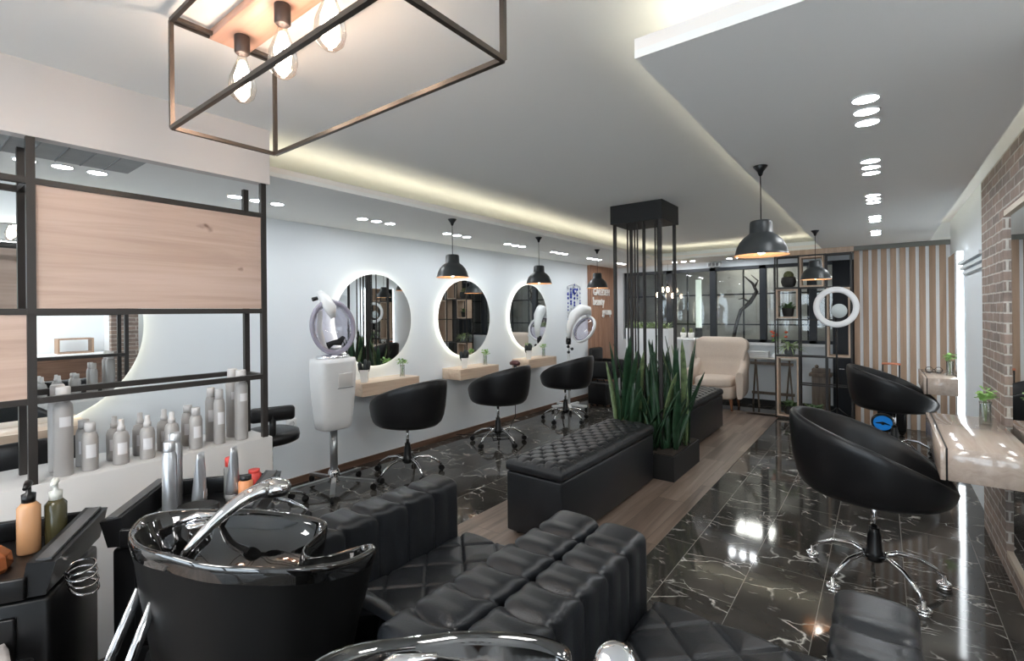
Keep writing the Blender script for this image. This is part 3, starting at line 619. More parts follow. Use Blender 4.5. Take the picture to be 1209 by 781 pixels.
for i in range(5):
    a = 2*PI*i/5+R(-35); d = Vector((math.cos(a), math.sin(a), 0))
    lg = MB().bar(d*.03+Vector((0, 0, .10)), d*.33+Vector((0, 0, .07)), .034, None, .022).build('leg', GREYM, t)
    MB().cyl(d*.32+Vector((-d.y*.012, d.x*.012, .026)), d*.32+Vector((d.y*.012, -d.x*.012, .026)), .026, seg=14).cyl(d*.32+Vector((0, 0, .03)), d*.32+Vector((0, 0, .065)), .008).build('caster', BPLAS, lg)
AHC = Vector((-3.50, 6.33, 1.16)); AHP = [(-3.60, 6.06, 1.04), (-3.59, 6.07, 1.22), (-3.56, 6.15, 1.37), (-3.52, 6.28, 1.45), (-3.49, 6.42, 1.44), (-3.48, 6.46, 1.36)]
t = thing('hair_steamer', 'white arm hood dryer on a stand near the wood cladding', 'hair steamer', (-3.62, 6.08, 0), 0)
MB().cyl((0, 0, .06), (0, 0, .98), .018).build('pole', WPLAS, t)
m = MB(); m.tube([(0, 0, .95), (.0, 0, 1.0), (.0, .0, 1.06)], [.035, .04, .03], 12, BPLAS)
for dz, dy in ((.88, .05), (.84, -.05), (.92, -.06)): m.tube([(0, 0, .9), (.03, dy, dz)], .008, 6, CHROME); m.sph((.03, dy, dz), .022, BPLAS)
m.build('joint_knobs', None, t)
AH = Vector((-3.62, 6.08, 0))
m = MB(); m.tube([Vector(p)-AH for p in AHP], [.03, .05, .075, .085, .07, .035], 16); m.build('hood_arm', WPLAS, t)
H = Matrix.Translation(AHC-AH) @ Vector((.32, .86, -.5)).to_track_quat('Z', 'Y').to_matrix().to_4x4()
m = MB(); m.M = H; m.torus((0, 0, 0), .205, .017, None, 44, 10, flat=1.5); m.build('hood_ring', WPLAS, t)
m = MB(); m.M = H; m.torus((0, 0, .005), .180, .010, None, 44, 8, flat=2.0); m.build('inner_ring', CHROME, t)
m = MB(); m.M = H; m.lathe([(.19, -.01), (.16, -.06), (.09, -.095), (.0001, -.105)], seg=36, cap=False); m.build('hood_dome', VISOR, t)
for i in range(5):
    a = 2*PI*i/5+.3; d = Vector((math.cos(a), math.sin(a), 0))
    lg = MB().bar(d*.0+Vector((0, 0, .07)), d*.26+Vector((0, 0, .06)), .04, None, .03).build('leg', WPLAS, t)
    MB().cyl(d*.25+Vector((0, 0, .0)), d*.25+Vector((0, 0, .05)), .02).build('caster', BPLAS, lg)

# wall hanging of blue beads, outlets, sign
t = thing('bead_hanging', 'blue and silver beaded eye charm hanging on the white wall', 'wall hanging', (XL+.02, 6.75, 1.85))
blue = mat('cobalt_bead', (.02, .04, .32), .2); silv = mat('silver_bead', (.6, .6, .62), .3, metal=.8)
for k, (dy, z0, z1) in enumerate(((-.20, -.05, -.72), (-.11, -.07, -.50), (0, .0, -.42), (.09, -.07, -.26), (.18, -.06, -.42))):
    m = MB(); m.tube([(0, dy, z0+.03), (0, dy, z1)], .003, 5, silv); z = z0
    while z > z1:
        r = random.choice((.010, .014, .018)); m.sph((0, dy, z), r, random.choice((blue, blue, silv)), 8, 6, 1.6); z -= r*2+random.uniform(.0, .05)
    m.build('bead_strand', None, t)
m = MB(); m.M = Matrix.Translation((.0, 0, -.1)) @ Matrix.Rotation(R(90), 4, 'Y'); m.lathe([(.05, 0), (.045, .012), (.0001, .014)], seg=20, m=blue, cap=False); m.lathe([(.022, .014), (.015, .02), (.0001, .021)], seg=16, m=WPLAS, cap=False); m.build('eye_disc', None, t)
m = MB(); m.tube([(0, -.22, -.03), (0, 0, .02), (0, .2, -.03)], .005, 6); m.build('hanger', silv, t)
for y, z, lab in ((2.08, .47, 'white double wall outlet behind the steamer'), (7.05, 1.35, 'white switch plate near the cladding')):
    t = thing('wall_outlet', lab, 'outlet', (XL, y, z))
    MB().box(0, .01, -.045, .045, -.08, .08, WPLAS, .004).build('plate', None, t)
    for s_ in (-.04, .04):
        m = MB(); m.M = Matrix.Translation((.011, 0, s_)) @ Matrix.Rotation(R(90), 4, 'Y'); m.lathe([(.02, 0), (.022, .004), (.018, .004), (.016, -.004), (.0001, -.004)], seg=16, cap=False); m.build('socket', mat('outlet_shade', (.5, .5, .5), .5), t)
def text3d(s, size, M, m, name, parent, squeeze=1.0):
    cu = bpy.data.curves.new(name, 'FONT'); cu.body = s; cu.size = size; cu.extrude = .008; cu.resolution_u = 3; cu.offset = 0
    tmp = bpy.data.objects.new('tmp_text', cu); C.objects.link(tmp); bpy.context.view_layer.update()
    me = bpy.data.meshes.new_from_object(tmp.evaluated_get(bpy.context.evaluated_depsgraph_get())); bpy.data.objects.remove(tmp)
    me.transform(M @ Matrix.Diagonal((squeeze, 1, 1, 1))); me.materials.clear(); me.materials.append(m)
    o = bpy.data.objects.new(name, me); C.objects.link(o); o.parent = parent; return o
SG = thing('wall_sign', 'white raised letters of the salon name on the wood cladding', 'sign', (XL+.066, 7.24, 1.7))
base = Matrix(((0, 0, 1, .012), (1, 0, 0, 0), (0, 1, 0, 0), (0, 0, 0, 1)))
WL = mat('white_letter', (.85, .84, .82), .4)
for s_, sz_, y, z, q in (('GALEDEH', .16, .03, .0, .88), ('beauty', .20, .02, -.17, .78), ('group', .19, .36, -.34, .78)):
    text3d(s_, sz_, Matrix.Translation((0, y, z)) @ base, WL, 'lettering', SG, q)

# ------------------------------------------------------------------ pendants
def pendant(x, y, label, s=1.0, copper=PINNER):
    t = thing('pendant_lamp', label, 'pendant lamp', (x, y, ZS), 0, 'dark dome pendant lamps')
    MB().lathe([(.035, 0), (.036, -.004), (.016, -.03), (.009, -.05), (.004, -.055)], seg=20).build('ceiling_rose', BPLAS, t)
    MB().cyl((0, 0, -.05), (0, 0, -.30), .0028, seg=6).build('cord', BPLAS, t)
    z = -.30; prof = [(.012, z+.006), (.045, z+.004), (.052, z), (.055, z-.01), (.057, z-.062), (.062, z-.068), (.085, z-.085), (.108, z-.112), (.123, z-.145), (.129, z-.172), (.133, z-.180), (.137, z-.183)]
    MB().lathe([(r*s, q) for r, q in prof], seg=40, cap=False).build('shade', SHADE, t)
    inn = [(.136*s, z-.184), (.129*s, z-.176), (.125*s, z-.172), (.119*s, z-.145), (.104*s, z-.114), (.081*s, z-.088), (.05*s, z-.07), (.0001, z-.066)]
    MB().lathe(inn, seg=40, cap=False).build('inner_reflector', copper, t)
    MB().sph((0, 0, z-.145), .028, None, 14, 10, 1.2).build('bulb', EM_P, t)
for x, y, l in ((-2.83, 2.895, 'black dome pendant hanging before the first and middle mirrors'), (-2.83, 4.17, 'black dome pendant before the farthest round mirror'), (-2.83, 5.47, 'black dome pendant in front of the white salon lettering'), (-2.83, 1.6, 'black dome pendant above the end of the partition'), (-.516, 2.90, 'largest grey dome pendant under the right ceiling panel'), (-.516, 5.60, 'grey dome pendant in front of the black shelving')):
    if y != 1.6: pendant(x, y, l)
# four filament bulbs by the window
for i, (x, z) in enumerate(((-2.97, 1.69), (-2.89, 1.775), (-2.80, 1.775), (-2.72, 1.67))):
    t = thing('filament_pendant', 'bare warm filament bulb hanging by the window, %s of four' % ['leftmost', 'second from left', 'third from left', 'rightmost'][i], 'pendant lamp', (x, 7.9, ZS), 0, 'bare bulbs by the window'); z -= ZS
    MB().cyl((0, 0, 0), (0, 0, z+.09), .002, seg=5).build('cord', BPLAS, t)
    MB().lathe([(.014, z+.04), (.015, z+.045), (.015, z+.085), (.006, z+.095)], seg=12).build('socket', BPLAS, t)
    MB().lathe([(.0001, z-.045), (.016, z-.036), (.024, z-.012), (.022, z+.015), (.012, z+.04)], seg=16, cap=False).build('bulb', mat('warm_bulb_glow', (1, .8, .6), em=(1, .72, .5), es=9), t)

# chandelier frame with three filament bulbs, top left foreground
t = thing('frame_chandelier', 'rectangular dark metal ceiling lamp with three filament bulbs', 'ceiling lamp', (-1.27, .757, ZC))
x0, x1, y0, y1, zb, zt = -.555, .55, -.177, .16, -.37, -.022
for a, b in (((x0, y0), (x1, y0)), ((x0, y1), (x1, y1)), ((x0, y0), (x0, y1)), ((x1, y0), (x1, y1))):
    for z in (zb, zt): MB().bar((*a, z), (*b, z), .0125).build('frame_bar', BRONZE, t)
for a in ((x0, y0), (x0, y1), (x1, y0), (x1, y1)): MB().bar((*a, zb), (*a, zt), .0125).build('frame_post', BRONZE, t)
for x in (-.53, .53): MB().bar((x, y0, zt), (x, y1, zt), .012).build('cross_bar', BRONZE, t)
MB().box(-.56, .19, -.065, .065, -.03, 0, None, .002, 1).build('mounting_board', wood('pinkish_wood', (.5, .28, .19), (.62, .37, .27), (.7, .45, .34), .5, 'X', 1.5), t)
for bx in (-.457, -.185, .072):
    MB().lathe([(.0235, -.03), (.024, -.032), (.024, -.085), (.019, -.09)], (bx, 0, 0), 20).build('socket', mat('aged_socket', (.06, .045, .04), .4, metal=.5), t)
    g = MB().lathe([(.013, -.09), (.016, -.11), (.029, -.145), (.040, -.175), (.043, -.205), (.036, -.235), (.018, -.252), (.0001, -.255)], (bx, 0, 0), 24, cap=False); bo = g.build('glass_bulb', BULBG, t)
    f = MB()
    for k in range(6):
        a = 2*PI*k/6; f.tube([(bx+.004*math.cos(a), .004*math.sin(a), -.115), (bx+.020*math.cos(a), .020*math.sin(a), -.165), (bx+.016*math.cos(a+.5), .016*math.sin(a+.5), -.228)], .0055, 6)
    f.build('filament', EM_F, bo)

# ------------------------------------------------------------------ tufted ottomans
def tuft_top(m, x0, x1, y0, y1, zt, h, nx, ny, rim=.05, D=.022):
    NX, NY = nx*20, ny*20; rows = []
    for j in range(NY+1):
        y = y0+(y1-y0)*j/NY; row = []
        for i in range(NX+1):
            x = x0+(x1-x0)*i/NX; u = (x-x0-rim)/(x1-x0-2*rim)*nx; v = (y-y0-rim)/(y1-y0-2*rim)*ny
            d = min(x-x0, x1-x, y-y0, y1-y); z = h*min(1, (d/rim)**.5 if d > 0 else 0) if d < rim else h
            ins = -.3 < u < nx+.3 and -.3 < v < ny+.3
            if ins:
                a = (u+v); b = (u-v); da = abs(a-round(a)); db = abs(b-round(b)); e = min(da, db)
                z -= D*.30*math.exp(-(e/.045)**2)
                # buttons where both diagonals meet
                z -= D*.9*math.exp(-((da*da+db*db)/.035))
            else:
                bb = min(abs(v-round(v)), 9) if (u < 0 or u > nx) else abs(u-round(u)); z -= D*.18*math.exp(-(bb/.05)**2)
            row.append((x, y, zt-h+z))
        rows.append(row)
    m.grid(rows)
def ottoman(loc, w, l, h, label, feet=True):
    t = thing('tufted_ottoman', label, 'ottoman', loc, 0, 'long black tufted ottomans on the plank strip'); hw, hl = w/2, l/2
    MB().box(-hw+.008, hw-.008, -hl+.008, hl-.008, .03, h-.095, LEATH, .012, 3).build('storage_box', None, t)
    m = MB(); m.norecalc = False; m.box(-hw, hw, -hl, hl, h-.09, h-.035, LEATH, .018, 3); tuft_top(m, -hw+.004, hw-.004, -hl+.004, hl-.004, h, .045, 3, 10, .06, .024); m.build('tufted_lid', LEATH, t)
    for sx in (-1, 1):
        for sy in (-1, 0, 1): MB().cyl((sx*(hw-.06), sy*(hl-.07), 0), (sx*(hw-.06), sy*(hl-.07), .06), .02, .028, 10).build('foot', BPLAS, t)
ottoman((-1.715, 3.16, 0), .43, 1.46, .50, 'long black tufted storage ottoman between sofa and plant box')
ottoman((-1.74, 5.52, 0), .44, 1.30, .50, 'far black tufted ottoman behind the snake plants')

# planter with snake plants and hanging rod column
t = thing('planter_box', 'square black planter box on the plank floor between the ottomans', 'planter', (-1.68, 4.32, 0))
m = MB(); m.box(-.31, .31, -.35, .35, 0, .21); m.build('box', BMATTE, t)
m = MB(); m.box(-.295, .295, -.335, .335, .205, .218); m.build('soil', SOIL, t)
random.seed(11)
k = 0
for (cx, cy) in ((.16, -.2), (-.12, -.22), (.2, .12), (-.15, .12), (0.02, -.05)):
    k += 1
    m = MB(); m.M = Matrix.Identity(4)
    for i in range(17):
        bx, by = random.uniform(-.1, .1), random.uniform(-.1, .1); L = random.uniform(.32, 1.0); a = random.uniform(0, 2*PI); tl = random.uniform(.02, .24)
        tip = Vector((bx+math.cos(a)*tl, by+math.sin(a)*tl, L)); sd = Vector((math.cos(a+1.57+random.uniform(-.5, .5)), math.sin(a+1.57), 0)).normalized()
        m.leaf((bx, by, 0), tip, random.uniform(.045, .075), (math.cos(a)*-.03, math.sin(a)*-.03, .05), DLEAF if random.random() < .8 else mat('yellow_edge_leaf', (.16, .22, .10), .45, var=.5, vs=18), 8, sd)
    o = m.build('snake_plant', None, None, loc=(-1.68+cx, 4.32+cy, .215), solid=.004)
    tag(o, ['tall snake plant at the near right corner of the black planter', 'snake plant at the near left corner of the black planter', 'leaning snake plant at the far right of the planter', 'snake plant at the far left of the planter', 'snake plant in the middle of the planter'][k-1], 'plant', 'snake plants in the black planter')
t = thing('rod_screen', 'black ceiling box with thin steel rods running down to the planter', 'screen', (-1.76, 4.36, ZC))
MB().box(-.245, .245, -.215, .215, -.17, 0).build('ceiling_box', BMATTE, t)
for (dx, dy, r) in ((-.215, -.185, .013), (.215, -.185, .013), (.215, .185, .013), (-.215, .185, .013), (-.10, -.16, .006), (-.03, -.1, .006), (.05, -.16, .006), (.0, .0, .006), (.12, -.05, .006), (-.12, .05, .006), (.08, .12, .006)):
    MB().bar((dx, dy, -.16), (dx, dy, -2.185), r*2).build('rod', STEEL, t)

# ------------------------------------------------------------------ black steel shelving with plants (back)
t = thing('shelving_unit', 'tall black steel shelving with wooden box frames beside the slatted wall', 'shelving', (-.70, 7.3, 0))
gx = [-.415, -.145, .145, .405]; gz = [.02, .47, .90, 1.30, 1.70, 2.12]; D = .28
for x in gx:
    for y in (-.13, .05): MB().bar((x, y, 0), (x, y, 2.12), .018).build('upright', STEEL, t)
for z in (.02, .82, 1.29, 1.70, 2.11):
    for y in (-.13, .05): MB().bar((gx[0], y, z), (gx[-1], y, z), .016).build('rail', STEEL, t)
for y in (-.13, .05): MB().bar((gx[1], y, .46), (gx[-1], y, .46), .016).build('rail', STEEL, t)
def bframe(a, b, z0, z1):
    m = MB(); th = .02
    m.box(a, a+th, -.135, .055, z0, z1); m.box(b-th, b, -.135, .055, z0, z1); m.box(a+th, b-th, -.135, .055, z0, z0+th); m.box(a+th, b-th, -.135, .055, z1-th, z1); m.build('wooden_box_frame', FRAMEW, t)
bframe(gx[0]+.01, gx[1]-.01, 1.31, 1.69); bframe(gx[1]+.01, gx[2]-.02, 1.71, 2.10); bframe(gx[0]+.01, gx[1]-.01, .03, .81); bframe(gx[2]+.01, gx[3]-.01, .83, 1.69)
MB().box(gx[0], gx[1], -.13, .05, .822, .83).build('glass_shelf', STEEL, t); MB().box(gx[0]+.01, gx[2], -.13, .05, 1.71, 1.716).build('glass_shelf', STEEL, t)
MB().box(gx[1], gx[2]+.0, -.13, .05, .022, .03).build('glass_shelf', STEEL, t)
def potplant(x, y, z, kind, label, pm=None):
    t = thing('potted_plant', label, 'plant', (x, y, z), 0, 'potted plants by the shelving')
    if kind == 'ball':
        MB().lathe([(.05, 0), (.075, .02), (.09, .07), (.085, .12), (.07, .135), (.065, .12)], seg=24).build('pot', pm or mat('charcoal_pot', (.035, .033, .032), .6), t)
        m = MB(); m.sph((0, 0, .155), .06, mat('ball_cactus', (.12, .13, .06), .8, var=.5, vs=60), 24, 14)
        m.build('cactus', None, t)
    else:
        big = kind == 'spider'
        MB().lathe([(.05, 0), (.06, .01), (.072, .10), (.076, .11), (.07, .11), (.066, .095)], seg=20).build('pot', pm or mat('charcoal_pot', (.035, .033, .032), .6), t)
        m = MB(); foliage(m, (0, 0, .10), .04, 70 if big else 46, PLEAF if big else mat('mid_green_leaf', (.10, .17, .07), .5, var=.4, vs=20), .24 if big else .15, .016 if big else .03, 1.3, .10 if big else .02); m.build('foliage', None, t)
bY = 7.26
potplant(-.97, bY, 1.716, 'ball', 'round cactus ball in a dark pot, top left of the shelving')
potplant(-.98, bY, 1.332, 'leafy', 'small leafy plant in a black pot inside the upper wooden frame')
potplant(-.965, bY, .832, 'spider', 'spider plant in a grey pot on the shelving beside the table', mat('grey_pot', (.16, .17, .18), .6))
potplant(-.97, bY, .052, 'leafy', 'dark plant in a black pot inside the lower wooden frame')
potplant(-.70, bY, .032, 'leafy', 'blue green plant at the shelving base', BMATTE)
# folding side table with towels, flowers
t = thing('folding_table', 'dark wooden folding table with crossed legs by the windows', 'table', (-1.28, 7.94, 0))
MB().box(-.33, .33, -.13, .13, .70, .725, mat('pale_table_top', (.62, .60, .56), .4), .004).build('table_top', None, t)
for sx in (-1, 1):
    for q in (-1, 1): MB().bar((sx*.22+q*.06, -.1*q, 0.0), (sx*.22-q*.02, .1*q, .70), .028, None, .02).build('leg', TABLEW, t)
MB().box(-.28, .28, .02, .04, .17, .21).build('stretcher', TABLEW, t); MB().box(-.28, .28, -.09, -.07, .62, .66).build('apron', TABLEW, t)
for i in range(4):
    m = MB(); m.box(-.13, .13, -.08, .08, 0, .021, WHITEP, .008, 3); o = m.build('folded_towel', None, None, loc=(-1.45+.004*(i % 2), 7.94, .725+i*.0215))
    tag(o, 'white folded towel in the pile on the table, %s' % ['bottom one', 'second from bottom', 'third from bottom', 'topmost'][i], 'towel', 'folded white towels')
t = thing('napkin_dish', 'crumpled white cloth heap beside the towel pile', 'cloth', (-1.22, 7.92, .725))
m = MB(); rows = []
for i in range(8):
    r = .085*(1-i/7.5); z = .07*math.sin(i/7*PI/2)+.0
    rows.append([((r+.012*noise.noise(Vector((i*.9, a*3, 0))))*math.cos(a), (r*.8+.012*noise.noise(Vector((i, a*3, 5))))*math.sin(a), z) for a in [2*PI*j/28 for j in range(28)]])
m.grid(rows, None, closed=True, cap0=True, cap1=True); m.build('cloth', WHITEP, t)
t = thing('flower_pot', 'pot of orange red flowers on the window sill', 'flowers', (-1.22, 8.05, .93))
MB().lathe([(.03, 0), (.04, .01), (.045, .06), (.04, .06)], seg=16).build('pot', WMAT, t)
m = MB(); foliage(m, (0, 0, .05), .03, 26, LEAF, .1, .03); m.build('foliage', None, t)
m = MB()
for i in range(9):
    c = (random.uniform(-.12, .12), random.uniform(-.05, .03), random.uniform(.09, .17)); m.sph(c, .024, mat('coral_petal', (.62, .12, .06), .6), 8, 6, .7); m.tube([(0, 0, .05), c], .002, 4, LEAF)
m.build('blooms', None, t)
# bench / wooden crate on stand behind shelving
t = thing('wooden_pedestal', 'old brown wooden pedestal behind the black shelving', 'pedestal', (-.66, 7.75, 0))
MB().box(-.10, .10, -.09, .09, 0, .52, TABLEW, .004).build('column', None, t); MB().box(-.13, .13, -.12, .12, .52, .56, TABLEW, .004).build('lower_cap', None, t); MB().box(-.10, .10, -.09, .09, .56, .62, TABLEW, .004).build('upper_cap', None, t); MB().sph((-.05, 0, .645), .025).build('finial', TABLEW, t)
t = thing('black_door_panel', 'tall black panel door behind the shelving', 'door', (-.36, 7.85, 0))
MB().box(-.17, .08, -.02, .02, 0, 2.08, DARKF, .003).build('leaf', None, t); MB().cyl((-.1, -.05, .62), (-.04, -.05, .62), .012).build('handle', CHROME, t)

# white planter block and cabinet at the window
t = thing('planter_cabinet', 'tall white planter block with striped grass under the bare bulbs', 'planter', (-2.915, 7.40, 0))
MB().box(-.345, .345, -.14, .14, 0, 1.15, WHITEP, .004).build('block', None, t)
m = MB(); m.box(-.30, .30, -.11, .11, 1.15, 1.155, SOIL)
for i in range(11): foliage(m, (-.27+i*.054, random.uniform(-.05, .05), 1.15), .03, 18, PLEAF, .20, .014, 1.6, .05)
m.build('grass_plants', None, t)
t = thing('white_cabinet', 'white rounded cabinet under the window beside the armchair', 'cabinet', (-2.54, 7.81, 0))
m = MB(); rows = []
for z, s_ in ((0, .93), (.5, .95), (.93, 1.0), (.955, 1.0)):
    rows.append([(.22*s_*(abs(math.cos(a))**.6)*(1 if math.cos(a) > 0 else -1), .20*s_*(abs(math.sin(a))**.6)*(1 if math.sin(a) > 0 else -1), z) for a in [2*PI*j/40 for j in range(40)]])
m.grid(rows, None, closed=True, cap0=True, cap1=True); m.build('body', WHITEP, t)
MB().box(-.235, .235, -.21, .21, .955, .985, WHITEP, .01).build('top', None, t)
for x, l in ((-2.52, 'left small cream pot with a column cactus on the white cabinet'), (-2.40, 'right small cream pot with a column cactus on the white cabinet')):
    t = thing('small_cactus', l, 'plant', (x, 7.80, .985), 0, 'small cactus pots')
    MB().lathe([(.035, 0), (.04, .004), (.048, .09), (.044, .09)], seg=18).build('pot', WMAT, t)
    m = MB(); m.tube([(0, 0, .08), (0, 0, .14), (0, 0, .17 if x < -2.5 else .155)], [.025, .027, .012], 10); m.build('cactus', mat('olive_cactus', (.20, .24, .10) if x < -2.5 else (.1, .12, .1), .7), t)

# cream wingback armchair
t = thing('armchair', 'cream fabric wingback armchair below the windows', 'armchair', (-1.93, 7.48, 0), R(0))
def soft(pts_rows, name, parent, mm, cap=True):
    m = MB(); m.grid(pts_rows, None, closed=True, cap0=cap, cap1=cap); return m.build(name, mm, parent)
def srect(cx, cy, hx, hy, z, p=.45, n=32): return [(cx+hx*(abs(math.cos(a))**p)*(1 if math.cos(a) > 0 else -1), cy+hy*(abs(math.sin(a))**p)*(1 if math.sin(a) > 0 else -1), z) for a in [2*PI*j/n for j in range(n)]]
# sitter faces -Y
soft([srect(0, -.02, .27, .28, .17), srect(0, -.02, .29, .30, .20), srect(0, -.02, .29, .30, .33), srect(0, -.02, .28, .29, .345)], 'seat_base', t, CREAM)
soft([srect(0, -.05, .245, .27, .34), srect(0, -.05, .26, .285, .36), srect(0, -.05, .26, .285, .43), srect(0, -.05, .245, .265, .455), srect(0, -.05, .18, .2, .465)], 'seat_cushion', t, CREAM)
# back: horizontally wide at top, curved wings
rows = []
for i in range(17):
    f = i/16; z = .36+f*.66; hw = .27+.09*math.sin(min(1, f*1.15)*PI/2)+(.02 if f > .7 else 0)
    if f > .86: hw -= .10*((f-.86)/.14)**2
    yb = .22+.12*f; th = .07 if f < .9 else .07-.05*((f-.9)/.1)**2; row = []
    for j in range(25):
        u = -1+2*j/24; row.append((hw*u, yb-th-.10*abs(u)**3*(1 if f < .93 else .8)-.012*math.cos(u*PI/2)+(.012*math.exp(-((z-.70)/.015)**2)), z))
    for j in range(25):
        u = 1-2*j/24; row.append((hw*u*.99, yb+th*.6-.06*abs(u)**3, z))
    rows.append(row)
soft(rows, 'backrest', t, CREAM)
for sx in (-1, 1):
    rows = []
    for i in range(11):
        f = i/10; y = -.30+.56*f; zt = .56+.10*f**1.5+(.16*max(0, f-.6)/.4); hw = .055 if f > .05 else .04; cx = sx*(.335-.01*f)+(sx*.03*(1-f))
        row = []
        for j in range(20):
            a = 2*PI*j/20; zc = (zt+.19)/2; hz = (zt-.19)/2
            row.append((cx+hw*(abs(math.cos(a))**.5)*(1 if math.cos(a) > 0 else -1)*(1.15 if math.sin(a) > .3 else .9), y, zc+hz*(abs(math.sin(a))**.6)*(1 if math.sin(a) > 0 else -1)))
        rows.append(row)
    soft(rows, 'armrest', t, CREAM)
    for y in (-.22, .2): MB().tube([(sx*.25, y, 0), (sx*.23, y*.95, .18)], [.014, .026], 10).build('leg', mat('reddish_leg_wood', (.28, .12, .06), .4), t)

# ring light, suitcase with blue ball fan
t = thing('ring_light', 'white ring lamp on a black stand before the shelving', 'ring light', (-.43, 6.9, 0))
H = Matrix.Translation((0, 0, 1.447)) @ Euler((R(90), 0, R(22))).to_matrix().to_4x4()
m = MB(); m.M = H; m.torus((0, 0, 0), .208, .035, None, 64, 10, flat=.45); m.build('ring', mat('ring_diffuser', (.85, .84, .84), .5, ), t)
m = MB(); m.M = H; m.lathe([(.082, -.01), (.085, 0), (.082, .012), (.0001, .014)], (.03, -.045, .0), 30, cap=False); m.build('centre_mirror', mat('pale_grey_disc', (.55, .60, .60), .3), t)
MB().cyl((0, .03, .1), (0, .03, 1.4), .011).build('pole', BPLAS, t); m = MB(); m.M = H; m.tube([(0, -.21, -.01), (0, -.12, -.02), (.02, -.05, -.01)], .008, 8); m.build('mount_arm', BPLAS, t)
for i in range(3):
    a = 2*PI*i/3+.5; MB().tube([(0, .03, .25), (math.cos(a)*.28, .03+math.sin(a)*.28, .006)], .007, 6).build('leg', BPLAS, t)
t = thing('suitcase', 'black trolley case with orange handle behind the far right chair', 'suitcase', (.08, 6.95, 0))
MB().box(-.13, .13, -.1, .1, .04, .52, BPLAS, .03, 3).build('shell', None, t)
for x in (-.075, .075): MB().cyl((x, .06, .5), (x, .06, .79), .007).build('handle_tube', BPLAS, t)
MB().tube([(-.085, .06, .79), (0, .06, .795), (.085, .06, .79)], .012, 10).build('grip', mat('orange_grip', (.65, .22, .12), .5), t)
for x in (-.09, .09): MB().sph((x, 0, .03), .03).build('wheel', BPLAS, t)
t = thing('desk_fan', 'round black appliance with glowing blue face under the far right chair', 'fan', (.0, 6.62, 0))
MB().lathe([(.09, 0), (.09, .01), (.02, .03), (.015, .10)], seg=20).build('stand', BPLAS, t)
m = MB(); m.M = Matrix.Translation((0, 0, .19)) @ Matrix.Rotation(R(100), 4, 'X'); m.lathe([(.0001, -.06), (.08, -.05), (.105, 0), (.10, .03), (.085, .04)], seg=30, cap=False); m.build('housing', BPLAS, t)
m = MB(); m.M = Matrix.Translation((0, 0, .19)) @ Matrix.Rotation(R(100), 4, 'X'); m.lathe([(.084, .03), (.0001, .034)], seg=30, cap=False); m.build('blue_face', mat('blue_glow', (.02, .14, .4), .3, em=(.01, .16, .5), es=.2), t)
m = MB(); m.M = Matrix.Translation((0, -.005, .19)) @ Matrix.Rotation(R(100), 4, 'X'); m.tube([(-.06, .0, .04), (.0, .01, .045), (.06, -.012, .04)], [.006, .012, .005], 6); m.sph((0, 0, .045), .018); m.build('blade', BPLAS, t)
# black armchair/wash seat and case at the wood cladding
t = thing('leather_armchair', 'small black leather chair against the wood cladding', 'chair', (-3.62, 7.30, 0), R(0))
MB().box(-.2, .2, -.22, .22, .32, .46, LEATH2, .05, 4).build('seat', None, t); MB().box(-.24, -.16, -.2, .2, .4, .82, LEATH2, .035, 4).build('backrest', None, t)
for sy in (-1, 1):
    MB().box(-.2, .2, sy*.24-.04, sy*.24+.04, .35, .62, LEATH2, .03, 4).build('armrest', None, t)
    for sx in (-1, 1): MB().cyl((sx*.16, sy*.2, 0), (sx*.16, sy*.2, .34), .014).build('leg', BPLAS, t)
t = thing('tool_case', 'black equipment case on the floor behind the farthest left chair', 'case', (-3.38, 6.62, 0))
MB().box(-.16, .16, -.13, .13, .03, .36, BPLAS, .02, 3).build('case_body', None, t); MB().tube([(-.06, 0, .36), (-.05, 0, .40), (.05, 0, .40), (.06, 0, .36)], .009, 8).build('handle', BPLAS, t)
for sx in (-1, 1):
    for sy in (-1, 1): MB().sph((sx*.12, sy*.1, .018), .018).build('wheel', BPLAS, t)
m = MB(); m.tube([(-3.50, 4.62, .70), (-3.48, 4.60, .45), (-3.42, 4.52, .2), (-3.48, 4.45, .02), (-3.35, 4.3, .008), (-3.45, 4.15, .008), (-3.6, 4.3, .008), (-3.42, 4.42, .008), (-3.7, 4.2, .008), (-3.88, 4.0, .03)], .005, 6)
tag(m.build('power_cord', BPLAS), 'black power cord trailing on the floor under the middle left shelf', 'cord')
t = thing('hair_dryer', 'dark hair dryer hanging at the middle left shelf corner', 'hair dryer', (-3.52, 4.66, .80))
MB().tube([(0, 0, -.14), (0, 0, -.06), (0, 0, -.01)], [.014, .018, .022], 10).build('handle', BPLAS, t); MB().tube([(-.07, 0, 0), (-.03, 0, .01), (.03, 0, .01), (.06, 0, 0)], [.022, .034, .034, .02], 14).build('barrel', mat('plum_plastic', (.12, .05, .05), .3), t)

